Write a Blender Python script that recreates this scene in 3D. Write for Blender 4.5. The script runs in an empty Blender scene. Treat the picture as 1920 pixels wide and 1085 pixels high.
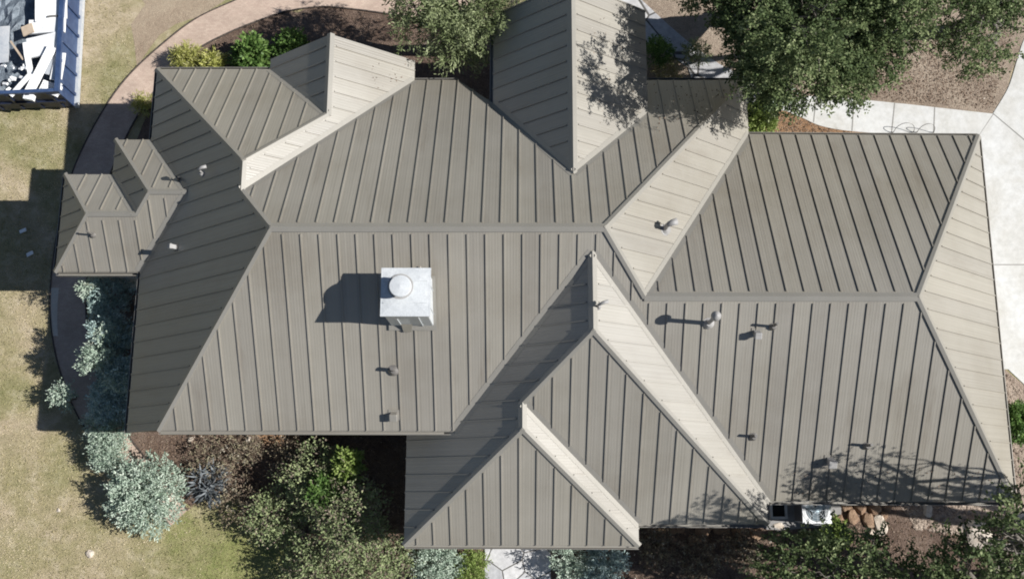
import bpy, bmesh, math, random
import numpy as np
from mathutils import Vector, Matrix, Euler, noise

# ------------------------------------------------------------------ camera, sky, sun
S = 1.4            # metres per unit of the survey below
ZD = 0.95          # ground level in survey units
scene = bpy.context.scene
COL = scene.collection
CAM_POS = Vector((0.03476*S, -2.67294*S, (20.5-ZD)*S))
CAM_ROT = Euler((0.211248, 0.0086204, 0.0028306), 'XYZ')
FPX = 1844.5       # focal length in pixels of the 1920 wide photograph
cd = bpy.data.cameras.new('camera'); cam = bpy.data.objects.new('camera', cd); COL.objects.link(cam)
cam.location = CAM_POS; cam.rotation_euler = CAM_ROT
cd.sensor_width = 36; cd.lens = FPX/1920*36; cd.clip_end = 2000; cd.clip_start = 0.5
scene.camera = cam

SUN = Vector((1.19, -0.085, 1.0)).normalized()     # towards the sun
elev = math.asin(SUN.z)
w = bpy.data.worlds.new('World'); scene.world = w; w.use_nodes = True
nt = w.node_tree; bg = nt.nodes['Background']
sky = nt.nodes.new('ShaderNodeTexSky'); sky.sky_type = 'NISHITA'; sky.sun_disc = False
sky.air_density = .85; sky.dust_density = .3; sky.sun_elevation = elev; sky.sun_rotation = math.atan2(SUN.x, SUN.y)
nt.links.new(sky.outputs[0], bg.inputs[0]); bg.inputs[1].default_value = 0.05
sl = bpy.data.lights.new('sun', 'SUN'); sl.energy = 5.0; sl.angle = math.radians(0.5); sl.color = (1.0, 0.98, 0.945)
so = bpy.data.objects.new('sun', sl); COL.objects.link(so)
so.rotation_euler = SUN.to_track_quat('Z', 'Y').to_euler(); so.location = (30, 0, 40)
scene.view_settings.view_transform = 'Standard'; scene.view_settings.look = 'None'
scene.view_settings.exposure = 0.55; scene.view_settings.gamma = 1
try: scene.cycles.filter_width = 1.9; scene.cycles.max_bounces = 5; scene.cycles.transparent_max_bounces = 4
except Exception: pass

# ------------------------------------------------------------------ helpers
CR = CAM_ROT.to_matrix()
def ray(u, v): return CR @ Vector(((u-960)/FPX, -(v-542.5)/FPX, -1.0))
def at(u, v, z=0.0):
    d = ray(u, v); t = (z-CAM_POS.z)/d.z; return CAM_POS + d*t
def put(o, parent=None):
    COL.objects.link(o)
    if parent is not None: o.parent = parent
    return o
def tag(o, label=None, cat=None, group=None, kind=None):
    if label: o['label'] = label
    if cat: o['category'] = cat
    if group: o['group'] = group
    if kind: o['kind'] = kind
    return o
def empty(name, loc, label, cat, group=None, rz=0):
    o = bpy.data.objects.new(name, None); COL.objects.link(o); o.location = loc; o.rotation_euler = (0, 0, rz)
    o.empty_display_size = .2
    return tag(o, label, cat, group)
def meshobj(name, verts, faces, mats, parent=None, midx=None, smooth=False):
    me = bpy.data.meshes.new(name); me.from_pydata([tuple(v) for v in verts], [], faces)
    if not isinstance(mats, (list, tuple)): mats = [mats]
    for m in mats: me.materials.append(m)
    if midx: me.polygons.foreach_set('material_index', midx)
    if smooth: me.polygons.foreach_set('use_smooth', [True]*len(faces))
    me.update()
    return put(bpy.data.objects.new(name, me), parent)
class MB:
    def __init__(s): s.v = []; s.f = []; s.m = []
    def add(s, vs, fs, m=0):
        b = len(s.v); s.v += [tuple(v) for v in vs]; s.f += [[i+b for i in f] for f in fs]; s.m += [m]*len(fs)
    def box(s, c, d, rot=None, m=0):
        x, y, z = d[0]/2, d[1]/2, d[2]/2
        vs = [Vector(p) for p in ((-x,-y,-z),(x,-y,-z),(x,y,-z),(-x,y,-z),(-x,-y,z),(x,-y,z),(x,y,z),(-x,y,z))]
        if rot is not None: vs = [rot @ v for v in vs]
        c = Vector(c)
        s.add([v+c for v in vs], [(0,3,2,1),(4,5,6,7),(0,1,5,4),(1,2,6,5),(2,3,7,6),(3,0,4,7)], m)
    def tube(s, pts, rad, n=8, cap=True, m=0):
        pts = [Vector(p) for p in pts]; rad = rad if hasattr(rad, '__len__') else [rad]*len(pts)
        rings = []; b0 = len(s.v); vs = []; fs = []
        for i, p in enumerate(pts):
            d = (pts[min(i+1, len(pts)-1)]-pts[max(i-1, 0)]).normalized()
            a = d.orthogonal().normalized() if i == 0 else (a - d*a.dot(d)).normalized()
            b = d.cross(a)
            for k in range(n):
                t = 2*math.pi*k/n; vs.append(p+(a*math.cos(t)+b*math.sin(t))*rad[i])
        for i in range(len(pts)-1):
            for k in range(n): fs.append((i*n+k, i*n+(k+1) % n, (i+1)*n+(k+1) % n, (i+1)*n+k))
        if cap:
            fs.append(tuple(reversed(range(n)))); fs.append(tuple((len(pts)-1)*n+k for k in range(n)))
        s.add(vs, fs, m)
    def lathe(s, prof, c=(0,0,0), n=20, m=0):
        vs = []; fs = []
        for r, z in prof:
            for k in range(n):
                t = 2*math.pi*k/n; vs.append((c[0]+r*math.cos(t), c[1]+r*math.sin(t), c[2]+z))
        for i in range(len(prof)-1):
            for k in range(n): fs.append((i*n+k, i*n+(k+1) % n, (i+1)*n+(k+1) % n, (i+1)*n+k))
        fs.append(tuple((len(prof)-1)*n+k for k in range(n)))
        s.add(vs, fs, m)
    def build(s, name, mats, parent=None, smooth=False):
        return meshobj(name, s.v, s.f, mats, parent, s.m, smooth)

# ------------------------------------------------------------------ materials
def mat(name, col, rough=.8, metal=0, spec=.5):
    m = bpy.data.materials.new(name); m.use_nodes = True; b = m.node_tree.nodes['Principled BSDF']
    b.inputs['Base Color'].default_value = (*col, 1); b.inputs['Roughness'].default_value = rough
    b.inputs['Metallic'].default_value = metal; b.inputs['Specular IOR Level'].default_value = spec
    return m
def N(m, t, **kw):
    n = m.node_tree.nodes.new(t)
    for k, v in kw.items(): setattr(n, k, v)
    return n
def ramp(m, stops, interp='LINEAR'):
    r = N(m, 'ShaderNodeValToRGB'); r.color_ramp.interpolation = interp
    e = r.color_ramp.elements
    while len(e) < len(stops): e.new(.5)
    for i, (p, c) in enumerate(stops):
        e[i].position = p; e[i].color = (*c, 1) if len(c) == 3 else c
    return r
def noise_tex(m, scale, detail=4, rough=.6, coord=None, dist=0):
    t = N(m, 'ShaderNodeTexNoise'); t.inputs['Scale'].default_value = scale; t.inputs['Detail'].default_value = detail
    t.inputs['Roughness'].default_value = rough; t.inputs['Distortion'].default_value = dist
    if coord is None:
        g = N(m, 'ShaderNodeNewGeometry'); coord = g.outputs['Position']
    m.node_tree.links.new(coord, t.inputs['Vector']); return t
def mixc(m, fac, a, b, mode='MIX'):
    x = N(m, 'ShaderNodeMix', data_type='RGBA', blend_type=mode)
    L = m.node_tree.links
    for s, val in ((0, fac), (6, a), (7, b)):
        if hasattr(val, 'is_linked'): L.new(val, x.inputs[s])
        elif s == 0: x.inputs[0].default_value = val
        else: x.inputs[s].default_value = (*val, 1)
    return x.outputs[2]
def bump(m, h, strength=.4, dist=.03):
    b = N(m, 'ShaderNodeBump'); b.inputs['Strength'].default_value = strength; b.inputs['Distance'].default_value = dist
    m.node_tree.links.new(h, b.inputs['Height']); m.node_tree.links.new(b.outputs[0], m.node_tree.nodes['Principled BSDF'].inputs['Normal'])
def setc(m, out): m.node_tree.links.new(out, m.node_tree.nodes['Principled BSDF'].inputs['Base Color'])
def mottled(name, cols, s1=.5, s2=8, rough=.9, bs=.4, bd=.03, fine=60, fineamt=.35, metal=0):
    """three-tone noise colour with a fine grain multiplied in"""
    m = mat(name, cols[0], rough, metal)
    n1 = noise_tex(m, s1, 5, .65, dist=.4); n2 = noise_tex(m, s2, 6, .7); n3 = noise_tex(m, fine, 3, .7)
    r1 = ramp(m, [(.36, cols[0]), (.5, cols[1]), (.66, cols[2])]); m.node_tree.links.new(n1.outputs[0], r1.inputs[0])
    r2 = ramp(m, [(.3, cols[0]), (.5, cols[1]), (.68, cols[-1])]); m.node_tree.links.new(n2.outputs[0], r2.inputs[0])
    c = mixc(m, .5, r1.outputs[0], r2.outputs[0])
    r3 = ramp(m, [(.3, (1-fineamt,)*3), (.7, (1+fineamt*.4,)*3)]); m.node_tree.links.new(n3.outputs[0], r3.inputs[0])
    c = mixc(m, 1, c, r3.outputs[0], 'MULTIPLY'); setc(m, c)
    ad = N(m, 'ShaderNodeMath', operation='ADD'); m.node_tree.links.new(n2.outputs[0], ad.inputs[0]); m.node_tree.links.new(n3.outputs[0], ad.inputs[1])
    bump(m, ad.outputs[0], bs, bd); return m

def roof_metal():
    m = mat('roof_metal', (.235, .215, .185), .42, 0, .75); L = m.node_tree.links
    P = m.node_tree.nodes['Principled BSDF']; P.inputs['IOR'].default_value = 1.66
    uv = N(m, 'ShaderNodeUVMap'); sep = N(m, 'ShaderNodeSeparateXYZ'); L.new(uv.outputs[0], sep.inputs[0])
    # pencil ribs pressed into each panel
    mul = N(m, 'ShaderNodeMath', operation='MULTIPLY'); mul.inputs[1].default_value = 2*math.pi*6; L.new(sep.outputs[0], mul.inputs[0])
    sn = N(m, 'ShaderNodeMath', operation='SINE'); L.new(mul.outputs[0], sn.inputs[0])
    pw = ramp(m, [(.55, (0, 0, 0)), (.98, (1, 1, 1))]); 
    hf = N(m, 'ShaderNodeMath', operation='MULTIPLY_ADD'); hf.inputs[1].default_value = .5; hf.inputs[2].default_value = .5
    L.new(sn.outputs[0], hf.inputs[0]); L.new(hf.outputs[0], pw.inputs[0])
    # every panel its own slight shade, long streaks down the slope, soft dust
    fl = N(m, 'ShaderNodeMath', operation='FLOOR'); L.new(sep.outputs[0], fl.inputs[0])
    wn = N(m, 'ShaderNodeTexWhiteNoise', noise_dimensions='1D'); L.new(fl.outputs[0], wn.inputs['W'])
    cmb = N(m, 'ShaderNodeCombineXYZ'); mx = N(m, 'ShaderNodeMath', operation='MULTIPLY'); mx.inputs[1].default_value = 9; L.new(sep.outputs[0], mx.inputs[0])
    my = N(m, 'ShaderNodeMath', operation='MULTIPLY'); my.inputs[1].default_value = .12; L.new(sep.outputs[1], my.inputs[0])
    L.new(mx.outputs[0], cmb.inputs[0]); L.new(my.outputs[0], cmb.inputs[1])
    st = noise_tex(m, 1.3, 4, .6, cmb.outputs[0]); du = noise_tex(m, .45, 5, .6)
    base = ramp(m, [(.25, (.205, .188, .158)), (.75, (.262, .242, .206))]); L.new(st.outputs[0], base.inputs[0])
    d2 = ramp(m, [(.28, (.86, .835, .79)), (.5, (1, .995, .98)), (.72, (1.1, 1.1, 1.1))]); L.new(du.outputs[0], d2.inputs[0])
    p2 = ramp(m, [(0, (.94, .94, .95)), (1, (1.05, 1.05, 1.04))]); L.new(wn.outputs[0], p2.inputs[0])
    c = mixc(m, 1, base.outputs[0], d2.outputs[0], 'MULTIPLY'); c = mixc(m, 1, c, p2.outputs[0], 'MULTIPLY')
    # faint brown water stains running down the panels
    cs = N(m, 'ShaderNodeCombineXYZ'); k1 = N(m, 'ShaderNodeMath', operation='MULTIPLY'); k1.inputs[1].default_value = .8; L.new(sep.outputs[0], k1.inputs[0])
    k2 = N(m, 'ShaderNodeMath', operation='MULTIPLY'); k2.inputs[1].default_value = .28; L.new(sep.outputs[1], k2.inputs[0]); L.new(k1.outputs[0], cs.inputs[0]); L.new(k2.outputs[0], cs.inputs[1])
    sn_ = noise_tex(m, 1.0, 5, .7, cs.outputs[0]); rs_ = ramp(m, [(.56, (0, 0, 0)), (.74, (.55, .55, .55))]); L.new(sn_.outputs[0], rs_.inputs[0])
    c = mixc(m, rs_.outputs[0], c, (.15, .125, .095)); setc(m, c)
    rr = N(m, 'ShaderNodeMapRange'); rr.inputs['To Min'].default_value = .42; rr.inputs['To Max'].default_value = .50; L.new(du.outputs[0], rr.inputs[0]); L.new(rr.outputs[0], P.inputs['Roughness'])
    wv = noise_tex(m, 1.1, 3, .5)
    ws = N(m, 'ShaderNodeMath', operation='MULTIPLY'); ws.inputs[1].default_value = .8; L.new(wv.outputs[0], ws.inputs[0])
    c2 = N(m, 'ShaderNodeCombineXYZ'); m2 = N(m, 'ShaderNodeMath', operation='MULTIPLY'); m2.inputs[1].default_value = 13; L.new(sep.outputs[0], m2.inputs[0])
    m3 = N(m, 'ShaderNodeMath', operation='MULTIPLY'); m3.inputs[1].default_value = .05; L.new(sep.outputs[1], m3.inputs[0]); L.new(m2.outputs[0], c2.inputs[0]); L.new(m3.outputs[0], c2.inputs[1])
    sn2 = noise_tex(m, 1.0, 3, .7, c2.outputs[0]); ml = N(m, 'ShaderNodeMath', operation='MULTIPLY'); L.new(pw.outputs[0], ml.inputs[0]); L.new(sn2.outputs[0], ml.inputs[1])
    a1 = N(m, 'ShaderNodeMath', operation='MULTIPLY_ADD'); a1.inputs[1].default_value = 1.3; L.new(sn2.outputs[0], a1.inputs[0]); L.new(ml.outputs[0], a1.inputs[2])
    ad = N(m, 'ShaderNodeMath', operation='ADD'); L.new(a1.outputs[0], ad.inputs[0]); L.new(ws.outputs[0], ad.inputs[1])
    bump(m, ad.outputs[0], .4, .005)
    return m
M_ROOF = roof_metal()
M_TRIM = mat('bronze_trim', (.135, .122, .104), .5, .2)
M_CAP = mottled('cap_metal', [(.255, .24, .21), (.272, .256, .225), (.288, .27, .238)], .5, 3, .42, .1, .003, 30, .06, .25)
M_WALL = mottled('stucco', [(.62, .6, .56), (.66, .64, .6), (.7, .68, .65)], .4, 3, .9, .3, .01, 80, .12)
M_GALV = mottled('galvanised', [(.47, .49, .5), (.57, .59, .6), (.64, .65, .65)], 2, 9, .45, .25, .012, 40, .16, .1)
M_WHITE = mottled('white_paint', [(.72, .73, .73), (.8, .8, .8), (.84, .84, .83)], 1, 6, .5, .15, .01, 40, .08)
M_PIPE = mat('grey_pipe', (.16, .15, .14), .5, .2)
M_VENT = mottled('vent_metal', [(.24, .235, .225), (.3, .29, .28), (.35, .34, .33)], 3, 9, .6, .1, .004, 30, .08, 0)
M_DARK = mat('dark_void', (.015, .015, .015), .9)

# ------------------------------------------------------------------ the house: one surveyed plane per roof slope, z = c + p * (x or y)
RAW = {'F': ('y', 0.6012, 4.7678), 'M': ('y', -0.7089, 6.7322), 'L': ('x', 0.8298, 8.8935), 'U': ('y', -0.7675, 7.2615),
 'BR': ('x', -0.7867, 1.5522), 'TL': ('x', 0.7603, 6.7881), 'KL': ('x', 0.9073, 4.0181), 'KR': ('x', -0.7608, 5.5335),
 'R1': ('x', -0.869, 6.8361), 'WB': ('y', -0.562, 5.3714), 'WR': ('x', -0.8945, 10.7799), 'BL': ('x', 0.7204, 4.6265),
 'Q': ('x', -0.725, 6.3015), 'P1': ('y', 0.7557, 5.5252), 'Q2': ('x', -0.7314, 4.7165), 'P2': ('y', 0.778, 5.8766),
 'SF': ('y', 0.7158, 2.2038), 'SB1': ('y', -0.6778, 5.358), 'SL1': ('x', 0.8439, 10.2839), 'SL2': ('x', 0.8413, 9.5217), 'SB2': ('y', -0.6825, 5.8364)}
PL = {k: (a, p, (c-ZD)*S) for k, (a, p, c) in RAW.items()}
def zz(z): return (z-ZD)*S
def inv(pl, z): a, p, c = PL[pl]; return (z-c)/p
def hz(pl, x, y): a, p, c = PL[pl]; return c+p*(x if a == 'x' else y)
def meet_same(a, b):
    _, p1, c1 = PL[a]; _, p2, c2 = PL[b]; t = (c2-c1)/(p1-p2); return t, c1+p1*t
def onplane(pl, u, v):
    a, p, c = PL[pl]; d = ray(u, v); k = 0 if a == 'x' else 1
    t = (c+p*CAM_POS[k]-CAM_POS.z)/(d.z-p*d[k]); return CAM_POS+d*t
zF, zM, zL, zU, zW, zB, zS = zz(3.165), zz(3.115), zz(3.2), zz(3.2), zz(3.135), zz(3.22), zz(3.18)
yr, zr = meet_same('F', 'M')
A1 = (inv('L', zr), yr); A2 = (inv('R1', zr), yr)
yB = -1.53*S; zB1 = hz('F', 0, yB); B1 = (inv('L', zB1), yB); C1 = (inv('L', zL), yB); C0 = (inv('L', zL), inv('U', zL))
xd, zd = meet_same('L', 'BR'); D0 = (xd, inv('U', zd)); D1 = (xd, inv('M', zd))
xt, zt = meet_same('TL', 'BR'); yT = 5.5*S; U2 = (xt, inv('U', zt)); U1 = (inv('TL', zU), inv('U', zU)); T0 = (xt, yT); TLc = (inv('TL', zU), yT)
T1 = (inv('BR', zM), yT); M1 = (inv('BR', zM), inv('M', zM)); M2 = (-1.15*S, inv('M', zM)); M3 = (-.475*S, 4.44*S)
xk, zk = meet_same('KL', 'KR'); K1 = (xk, inv('M', zk)); yK = 6.2*S; KLb = (inv('KL', hz('M', 0, 4.44*S)), 4.44*S); KLt = (KLb[0], yK)
xkr = 2.33*S; KRb = (xkr, inv('M', hz('KR', xkr, 0))); KRt = (xkr, yK); K0 = (xk, yK)
W1 = (xkr, inv('M', zM)); W2 = (inv('R1', zM), inv('M', zM)); S1 = (W2[0], inv('WB', zM))
yw, zw = meet_same('F', 'WB'); S2 = (inv('R1', zw), yw); X1 = (inv('WR', zw), yw)
X2 = (inv('WR', zW), inv('WB', zW)); X3 = (inv('WR', zF), inv('F', zF))
xn, zn = meet_same('BL', 'Q'); N0 = (xn, inv('F', zn)); N1 = (xn, inv('P1', zn))
Qe = (inv('Q', zB), inv('P1', zB)); Qv = (inv('Q', zF), inv('F', zF)); Qw = (inv('Q', zB), inv('F', zB))
xo, zo = meet_same('BL', 'Q2'); O0 = (xo, inv('P1', zo)); O1 = (xo, inv('P2', zo))
E0 = (inv('BL', zB), inv('P2', zB)); E1 = (inv('Q2', zB), inv('P2', zB)); E2 = (inv('Q2', zB), inv('P1', zB))
Fv = (inv('BL', zB1), yB)
yh = yB+.35*S; Fh = (inv('BL', hz('F', 0, yh)), yh)
ys1, zs1 = meet_same('SF', 'SB1'); ys2, zs2 = meet_same('SF', 'SB2')
sc_ = (inv('SL1', zs1), ys1); sd_ = (inv('SL2', zs1), ys1); se_ = (inv('SL2', zs2), ys2); sh_ = (inv('L', zs2), ys2)
sa_ = (inv('SL1', zS), inv('SB1', zS)); sb_ = (inv('SL2', zS), inv('SB1', zS)); sj_ = (inv('SL1', zS), inv('SF', zS))
si_ = (inv('L', zS), inv('SF', zS)); sf_ = (inv('SL2', zS), inv('SB2', zS)); sg_ = (inv('L', zS), inv('SB2', zS))

PW = .2905*S
house = empty('house', (0, 0, 0), 'sprawling house with a taupe standing seam metal roof of many hips and gables', 'house')
# facet: plane, polygon, set of eave edges (start index), seam pixel
FAC = [
 ('F', [A1, A2, S2, X1, X3, Qv, N0, Fv, B1], {4, 7}, (841, 437)),
 ('M', [A1, D1, M1, M2, M3, K1, KRb, W1, W2, A2], {2, 3, 7}, (870, 410)),
 ('L', [C0, C1, B1, A1, D1, D0], {0}, None),
 ('U', [C0, D0, U2, U1], {3}, (330, 200)),
 ('BR', [D0, D1, M1, T1, T0, U2], {2}, None),
 ('TL', [T0, TLc, U1, U2], {1}, None),
 ('KL', [K1, K0, KLt, KLb], {2}, None),
 ('KR', [K1, KRb, KRt, K0], {1}, None),
 ('R1', [A2, W2, S1, S2], {1}, None),
 ('WB', [S2, S1, X2, X1], {1}, (1271, 549)),
 ('WR', [X1, X2, X3], {1}, None),
 ('BL', [N0, N1, O0, O1, E0, (E0[0], yh), Fh], {4}, None),
 ('Q', [N0, Qw, Qe, N1], {1}, None),
 ('P1', [N1, Qe, E2, O0], {1}, (1207, 750)),
 ('Q2', [O0, E2, E1, O1], {1}, None),
 ('P2', [O1, E1, E0], {1}, (974, 820)),
 ('SF', [sc_, sd_, se_, sh_, si_, sj_], {4}, (196, 430)),
 ('SB1', [sa_, sb_, sd_, sc_], {0}, (150, 350)),
 ('SL1', [sa_, sc_, sj_], {2}, None),
 ('SL2', [sf_, se_, sd_, sb_], {3}, None),
 ('SB2', [sf_, sg_, sh_, se_], {0}, (250, 300)),
]
def poly_area(p): return .5*sum(p[i][0]*p[(i+1) % len(p)][1]-p[(i+1) % len(p)][0]*p[i][1] for i in range(len(p)))
def facet(pl, poly, eaves, sp):
    ax, p, c = PL[pl]; n = len(poly)
    eset = {frozenset((tuple(poly[i]), tuple(poly[(i+1) % n]))) for i in eaves}
    if poly_area(poly) < 0: poly = poly[::-1]
    k = 1 if ax == 'x' else 0          # coordinate across the panels
    off = onplane(pl, *sp)[k] if sp else .1
    Z = lambda x, y: hz(pl, x, y)
    top = [Vector((x, y, Z(x, y))) for x, y in poly]
    TH = .11
    vs = top+[v-Vector((0, 0, TH)) for v in top]
    fs = [list(range(n)), list(range(2*n-1, n-1, -1))]+[[i, n+i, n+(i+1) % n, (i+1) % n] for i in range(n)]
    mi = [0, 1]+[1]*n
    sl_ = math.sqrt(1+p*p)
    nr = Vector((-p, 0, 1) if ax == 'x' else (0, -p, 1)).normalized()
    lo = min(q[k] for q in poly); hi = max(q[k] for q in poly)
    j = math.ceil((lo-off)/PW)
    RW, RH = .012, .029
    while off+j*PW < hi:
        t = off+j*PW; j += 1
        cr = []
        for i in range(n):
            a = poly[i]; b = poly[(i+1) % n]
            if (a[k]-t)*(b[k]-t) < 0:
                f = (t-a[k])/(b[k]-a[k]); o = a[1-k]+f*(b[1-k]-a[1-k])
                cr.append((o, frozenset((tuple(a), tuple(b))) in eset))
        cr.sort()
        for (o1, e1), (o2, e2) in zip(cr[::2], cr[1::2]):
            o1 += .0 if e1 else .13; o2 -= .0 if e2 else .13
            if o2-o1 < .12: continue
            tj = t+random.uniform(-.004, .004)
            P = []
            for o in (o1, o2):
                for s_ in (-1, 1):
                    x, y = (o, tj+s_*RW) if ax == 'x' else (tj+s_*RW, o)
                    b_ = Vector((x, y, Z(x, y)-.002)); P.append((b_, b_+nr*RH))
            b = len(vs); 
            for q in P: vs += [q[0], q[1]]
            # 0/1 left start, 2/3 right start, 4/5 left end, 6/7 right end
            for f in ((1, 3, 7, 5), (0, 1, 5, 4), (2, 6, 7, 3), (0, 2, 3, 1), (4, 5, 7, 6)):
                fs.append([b+i for i in f]); mi.append(0)
    me = bpy.data.meshes.new('roof_slope'); me.from_pydata([tuple(v) for v in vs], [], fs)
    me.materials.append(M_ROOF); me.materials.append(M_TRIM); me.polygons.foreach_set('material_index', mi)
    uvl = me.uv_layers.new(name='UVMap'); co = np.empty(len(me.vertices)*3); me.vertices.foreach_get('co', co); co = co.reshape(-1, 3)
    li = np.empty(len(me.loops), dtype=np.int32); me.loops.foreach_get('vertex_index', li)
    uu = (co[li, k]-off)/PW+hash(pl) % 1; vv = co[li, 1-k]*sl_
    uvl.data.foreach_set('uv', np.stack([uu, vv], 1).ravel())
    me.update(); o = bpy.data.objects.new('roof_slope', me); put(o, house)
    bm = bmesh.new(); bm.from_mesh(me); bmesh.ops.recalc_face_normals(bm, faces=bm.faces[:]); bm.to_mesh(me); bm.free()
    return o
random.seed(3)
for f in FAC: facet(*f)

def cap(a, b, p1, p2, wd=.15, part='ridge_cap'):
    """folded cap along a ridge or hip shared by planes p1 and p2"""
    A = Vector((*a, hz(p1, *a))); B = Vector((*b, hz(p1, *b))); e = (B-A).normalized(); mb = MB()
    ext = .02; A -= e*ext; B += e*ext
    for s_, pl in ((1, p1), (2, p2)):
        ax, p, c = PL[pl]; nr = Vector((-p, 0, 1) if ax == 'x' else (0, -p, 1)).normalized()
        d = nr.cross(e).normalized()
        if d.z > 0: d = -d
        u = Vector((0, 0, .05)); h = nr*.036
        q = [A+u, B+u, B+d*wd+h, A+d*wd+h, B+d*wd+nr*.001, A+d*wd+nr*.001]
        mb.add(q, [(0, 1, 2, 3), (3, 2, 4, 5)])
        mb.add([A+u, A+d*wd+h, A+d*wd+nr*.001, A-Vector((0, 0, .01))], [(0, 1, 2, 3)])
        mb.add([B+u, B+d*wd+h, B+d*wd+nr*.001, B-Vector((0, 0, .01))], [(0, 1, 2, 3)])
    return mb.build(part, [M_CAP], house)
for a, b, p, q in ((A1, A2, 'F', 'M'), (A1, B1, 'L', 'F'), (A1, D1, 'L', 'M'), (D0, D1, 'L', 'BR'), (D0, C0, 'L', 'U'), (D0, U2, 'U', 'BR'),
    (T0, U2, 'TL', 'BR'), (K1, K0, 'KL', 'KR'), (A2, W2, 'M', 'R1'), (A2, S2, 'F', 'R1'), (S2, X1, 'F', 'WB'), (X1, X2, 'WB', 'WR'), (X1, X3, 'F', 'WR'),
    (N0, N1, 'BL', 'Q'), (N1, O0, 'BL', 'P1'), (N1, Qe, 'Q', 'P1'), (O0, O1, 'BL', 'Q2'), (O1, E0, 'BL', 'P2'), (O1, E1, 'Q2', 'P2'),
    (sc_, sd_, 'SF', 'SB1'), (sc_, sj_, 'SL1', 'SF'), (sc_, sa_, 'SL1', 'SB1'), (sd_, se_, 'SF', 'SL2'), (se_, sh_, 'SF', 'SB2'), (se_, sf_, 'SL2', 'SB2')):
    small = p[0] == 'S' and p != 'S2'
    cap(a, b, p, q, .06 if small else (.095 if a in (A1, S2, N0, T0, K1, O0) and b in (A2, X1, N1, U2, K0, O1) else .07))
def valley(a, b, p1, p2):
    A = Vector((*a, hz(p1, *a))); B = Vector((*b, hz(p1, *b))); e = (B-A).normalized(); mb = MB()
    for pl in (p1, p2):
        ax, p, c = PL[pl]; nr = Vector((-p, 0, 1) if ax == 'x' else (0, -p, 1)).normalized(); d = nr.cross(e).normalized()
        if d.z < 0: d = -d
        h = nr*.006; mb.add([A+h, B+h, B+d*.12+h, A+d*.12+h], [(0, 1, 2, 3)])
    mb.build('valley_flashing', [M_CAP], house)
for a, b, p, q in ((N0, Fv, 'F', 'BL'), (N0, Qv, 'F', 'Q'), (O0, E2, 'P1', 'Q2'), (K1, KLb, 'M', 'KL'), (K1, KRb, 'M', 'KR'), (D1, M1, 'M', 'BR'),
    (U2, U1, 'U', 'TL'), (S1, S2, 'R1', 'WB'), (sh_, si_, 'SF', 'L'), (sh_, sg_, 'SB2', 'L'), (sd_, sb_, 'SB1', 'SL2')):
    valley(a, b, p, q)
# fascia and gutter along each eave
def gutter(a, b, pl, out):
    a = Vector((*a, hz(pl, *a))); b = Vector((*b, hz(pl, *b))); o = Vector(out); mb = MB()
    for d0, d1, z0, z1 in ((.003, .02, -.2, -.03), (.02, .085, -.2, -.185), (.075, .09, -.2, -.06)):
        q = [a+o*d0+Vector((0,0,z0)), b+o*d0+Vector((0,0,z0)), b+o*d1+Vector((0,0,z0)), a+o*d1+Vector((0,0,z0)),
             a+o*d0+Vector((0,0,z1)), b+o*d0+Vector((0,0,z1)), b+o*d1+Vector((0,0,z1)), a+o*d1+Vector((0,0,z1))]
        mb.add(q, [(0,1,2,3),(4,5,6,7),(0,1,5,4),(1,2,6,5),(2,3,7,6),(3,0,4,7)])
    mb.build('gutter', [M_CAP], house)
for a, b, p, o in ((X3, Qv, 'F', (0,-1,0)), (X2, X3, 'WR', (1,0,0)), (S1, X2, 'WB', (0,1,0)), (W1, W2, 'M', (0,1,0)), (C0, C1, 'L', (-1,0,0)),
    (C0, U1, 'U', (0,1,0)), (M1, M2, 'M', (0,1,0)), (KLt, KLb, 'KL', (-1,0,0)), (E0, E1, 'P2', (0,-1,0)), (E2, Qe, 'P1', (0,-1,0)), (Fv, B1, 'F', (0,-1,0)),
    (sa_, sj_, 'SL1', (-1,0,0)), (sj_, si_, 'SF', (0,-1,0))):
    gutter(a, b, p, o)

# walls
def wallbox(x0, x1, y0, y1, zt, m=None):
    mb = MB(); x0, x1, y0, y1 = [q*S for q in (x0, x1, y0, y1)]; zt = zz(zt)
    mb.box(((x0+x1)/2, (y0+y1)/2, zt/2-.1), (x1-x0, y1-y0, zt+.2)); return mb.build('wall', [m or M_WALL], house)
for b in ((-6.55, -1.0, -1.2, 4.8, 3.3), (-1.0, 3.97, -1.15, 4.15, 3.28), (2.2, 3.94, 4.1, 4.83, 3.25), (-.2, 2.1, 4.1, 5.85, 3.5), (-4.4, -2.25, 4.75, 5.22, 3.26),
          (3.9, 8.2, -2.3, 3.7, 3.2), (-1.65, 3.95, -2.75, -1.1, 3.36), (-1.62, 1.75, -3.12, -2.7, 3.33), (-8.15, -6.5, 1.52, 2.95, 3.26), (-7.3, -6.5, 2.9, 3.6, 3.24),
          (-5.85, -1.25, -1.23, -.9, 3.86)):
    wallbox(*b)
def gable(pts, y):
    mb = MB(); n = len(pts); vs = [(x, y, z) for x, z in pts]+[(x, y-.15, z) for x, z in pts]
    mb.add(vs, [list(range(n)), list(range(2*n-1, n-1, -1))]+[[i, (i+1) % n, n+(i+1) % n, n+i] for i in range(n)]); mb.build('gable_wall', [M_WALL], house)
gable([(-4.4*S, zz(3.2)), (-2.25*S, zz(3.2)), (-2.25*S, hz('BR', -2.25*S, 0)-.14), (xt, zt-.14), (-4.4*S, hz('TL', -4.4*S, 0)-.14)], 5.23*S)
gable([(-.2*S, zz(3.4)), (2.1*S, zz(3.4)), (2.1*S, hz('KR', 2.1*S, 0)-.14), (xk, zk-.14), (-.2*S, hz('KL', -.2*S, 0)-.14)], 5.87*S)

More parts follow.
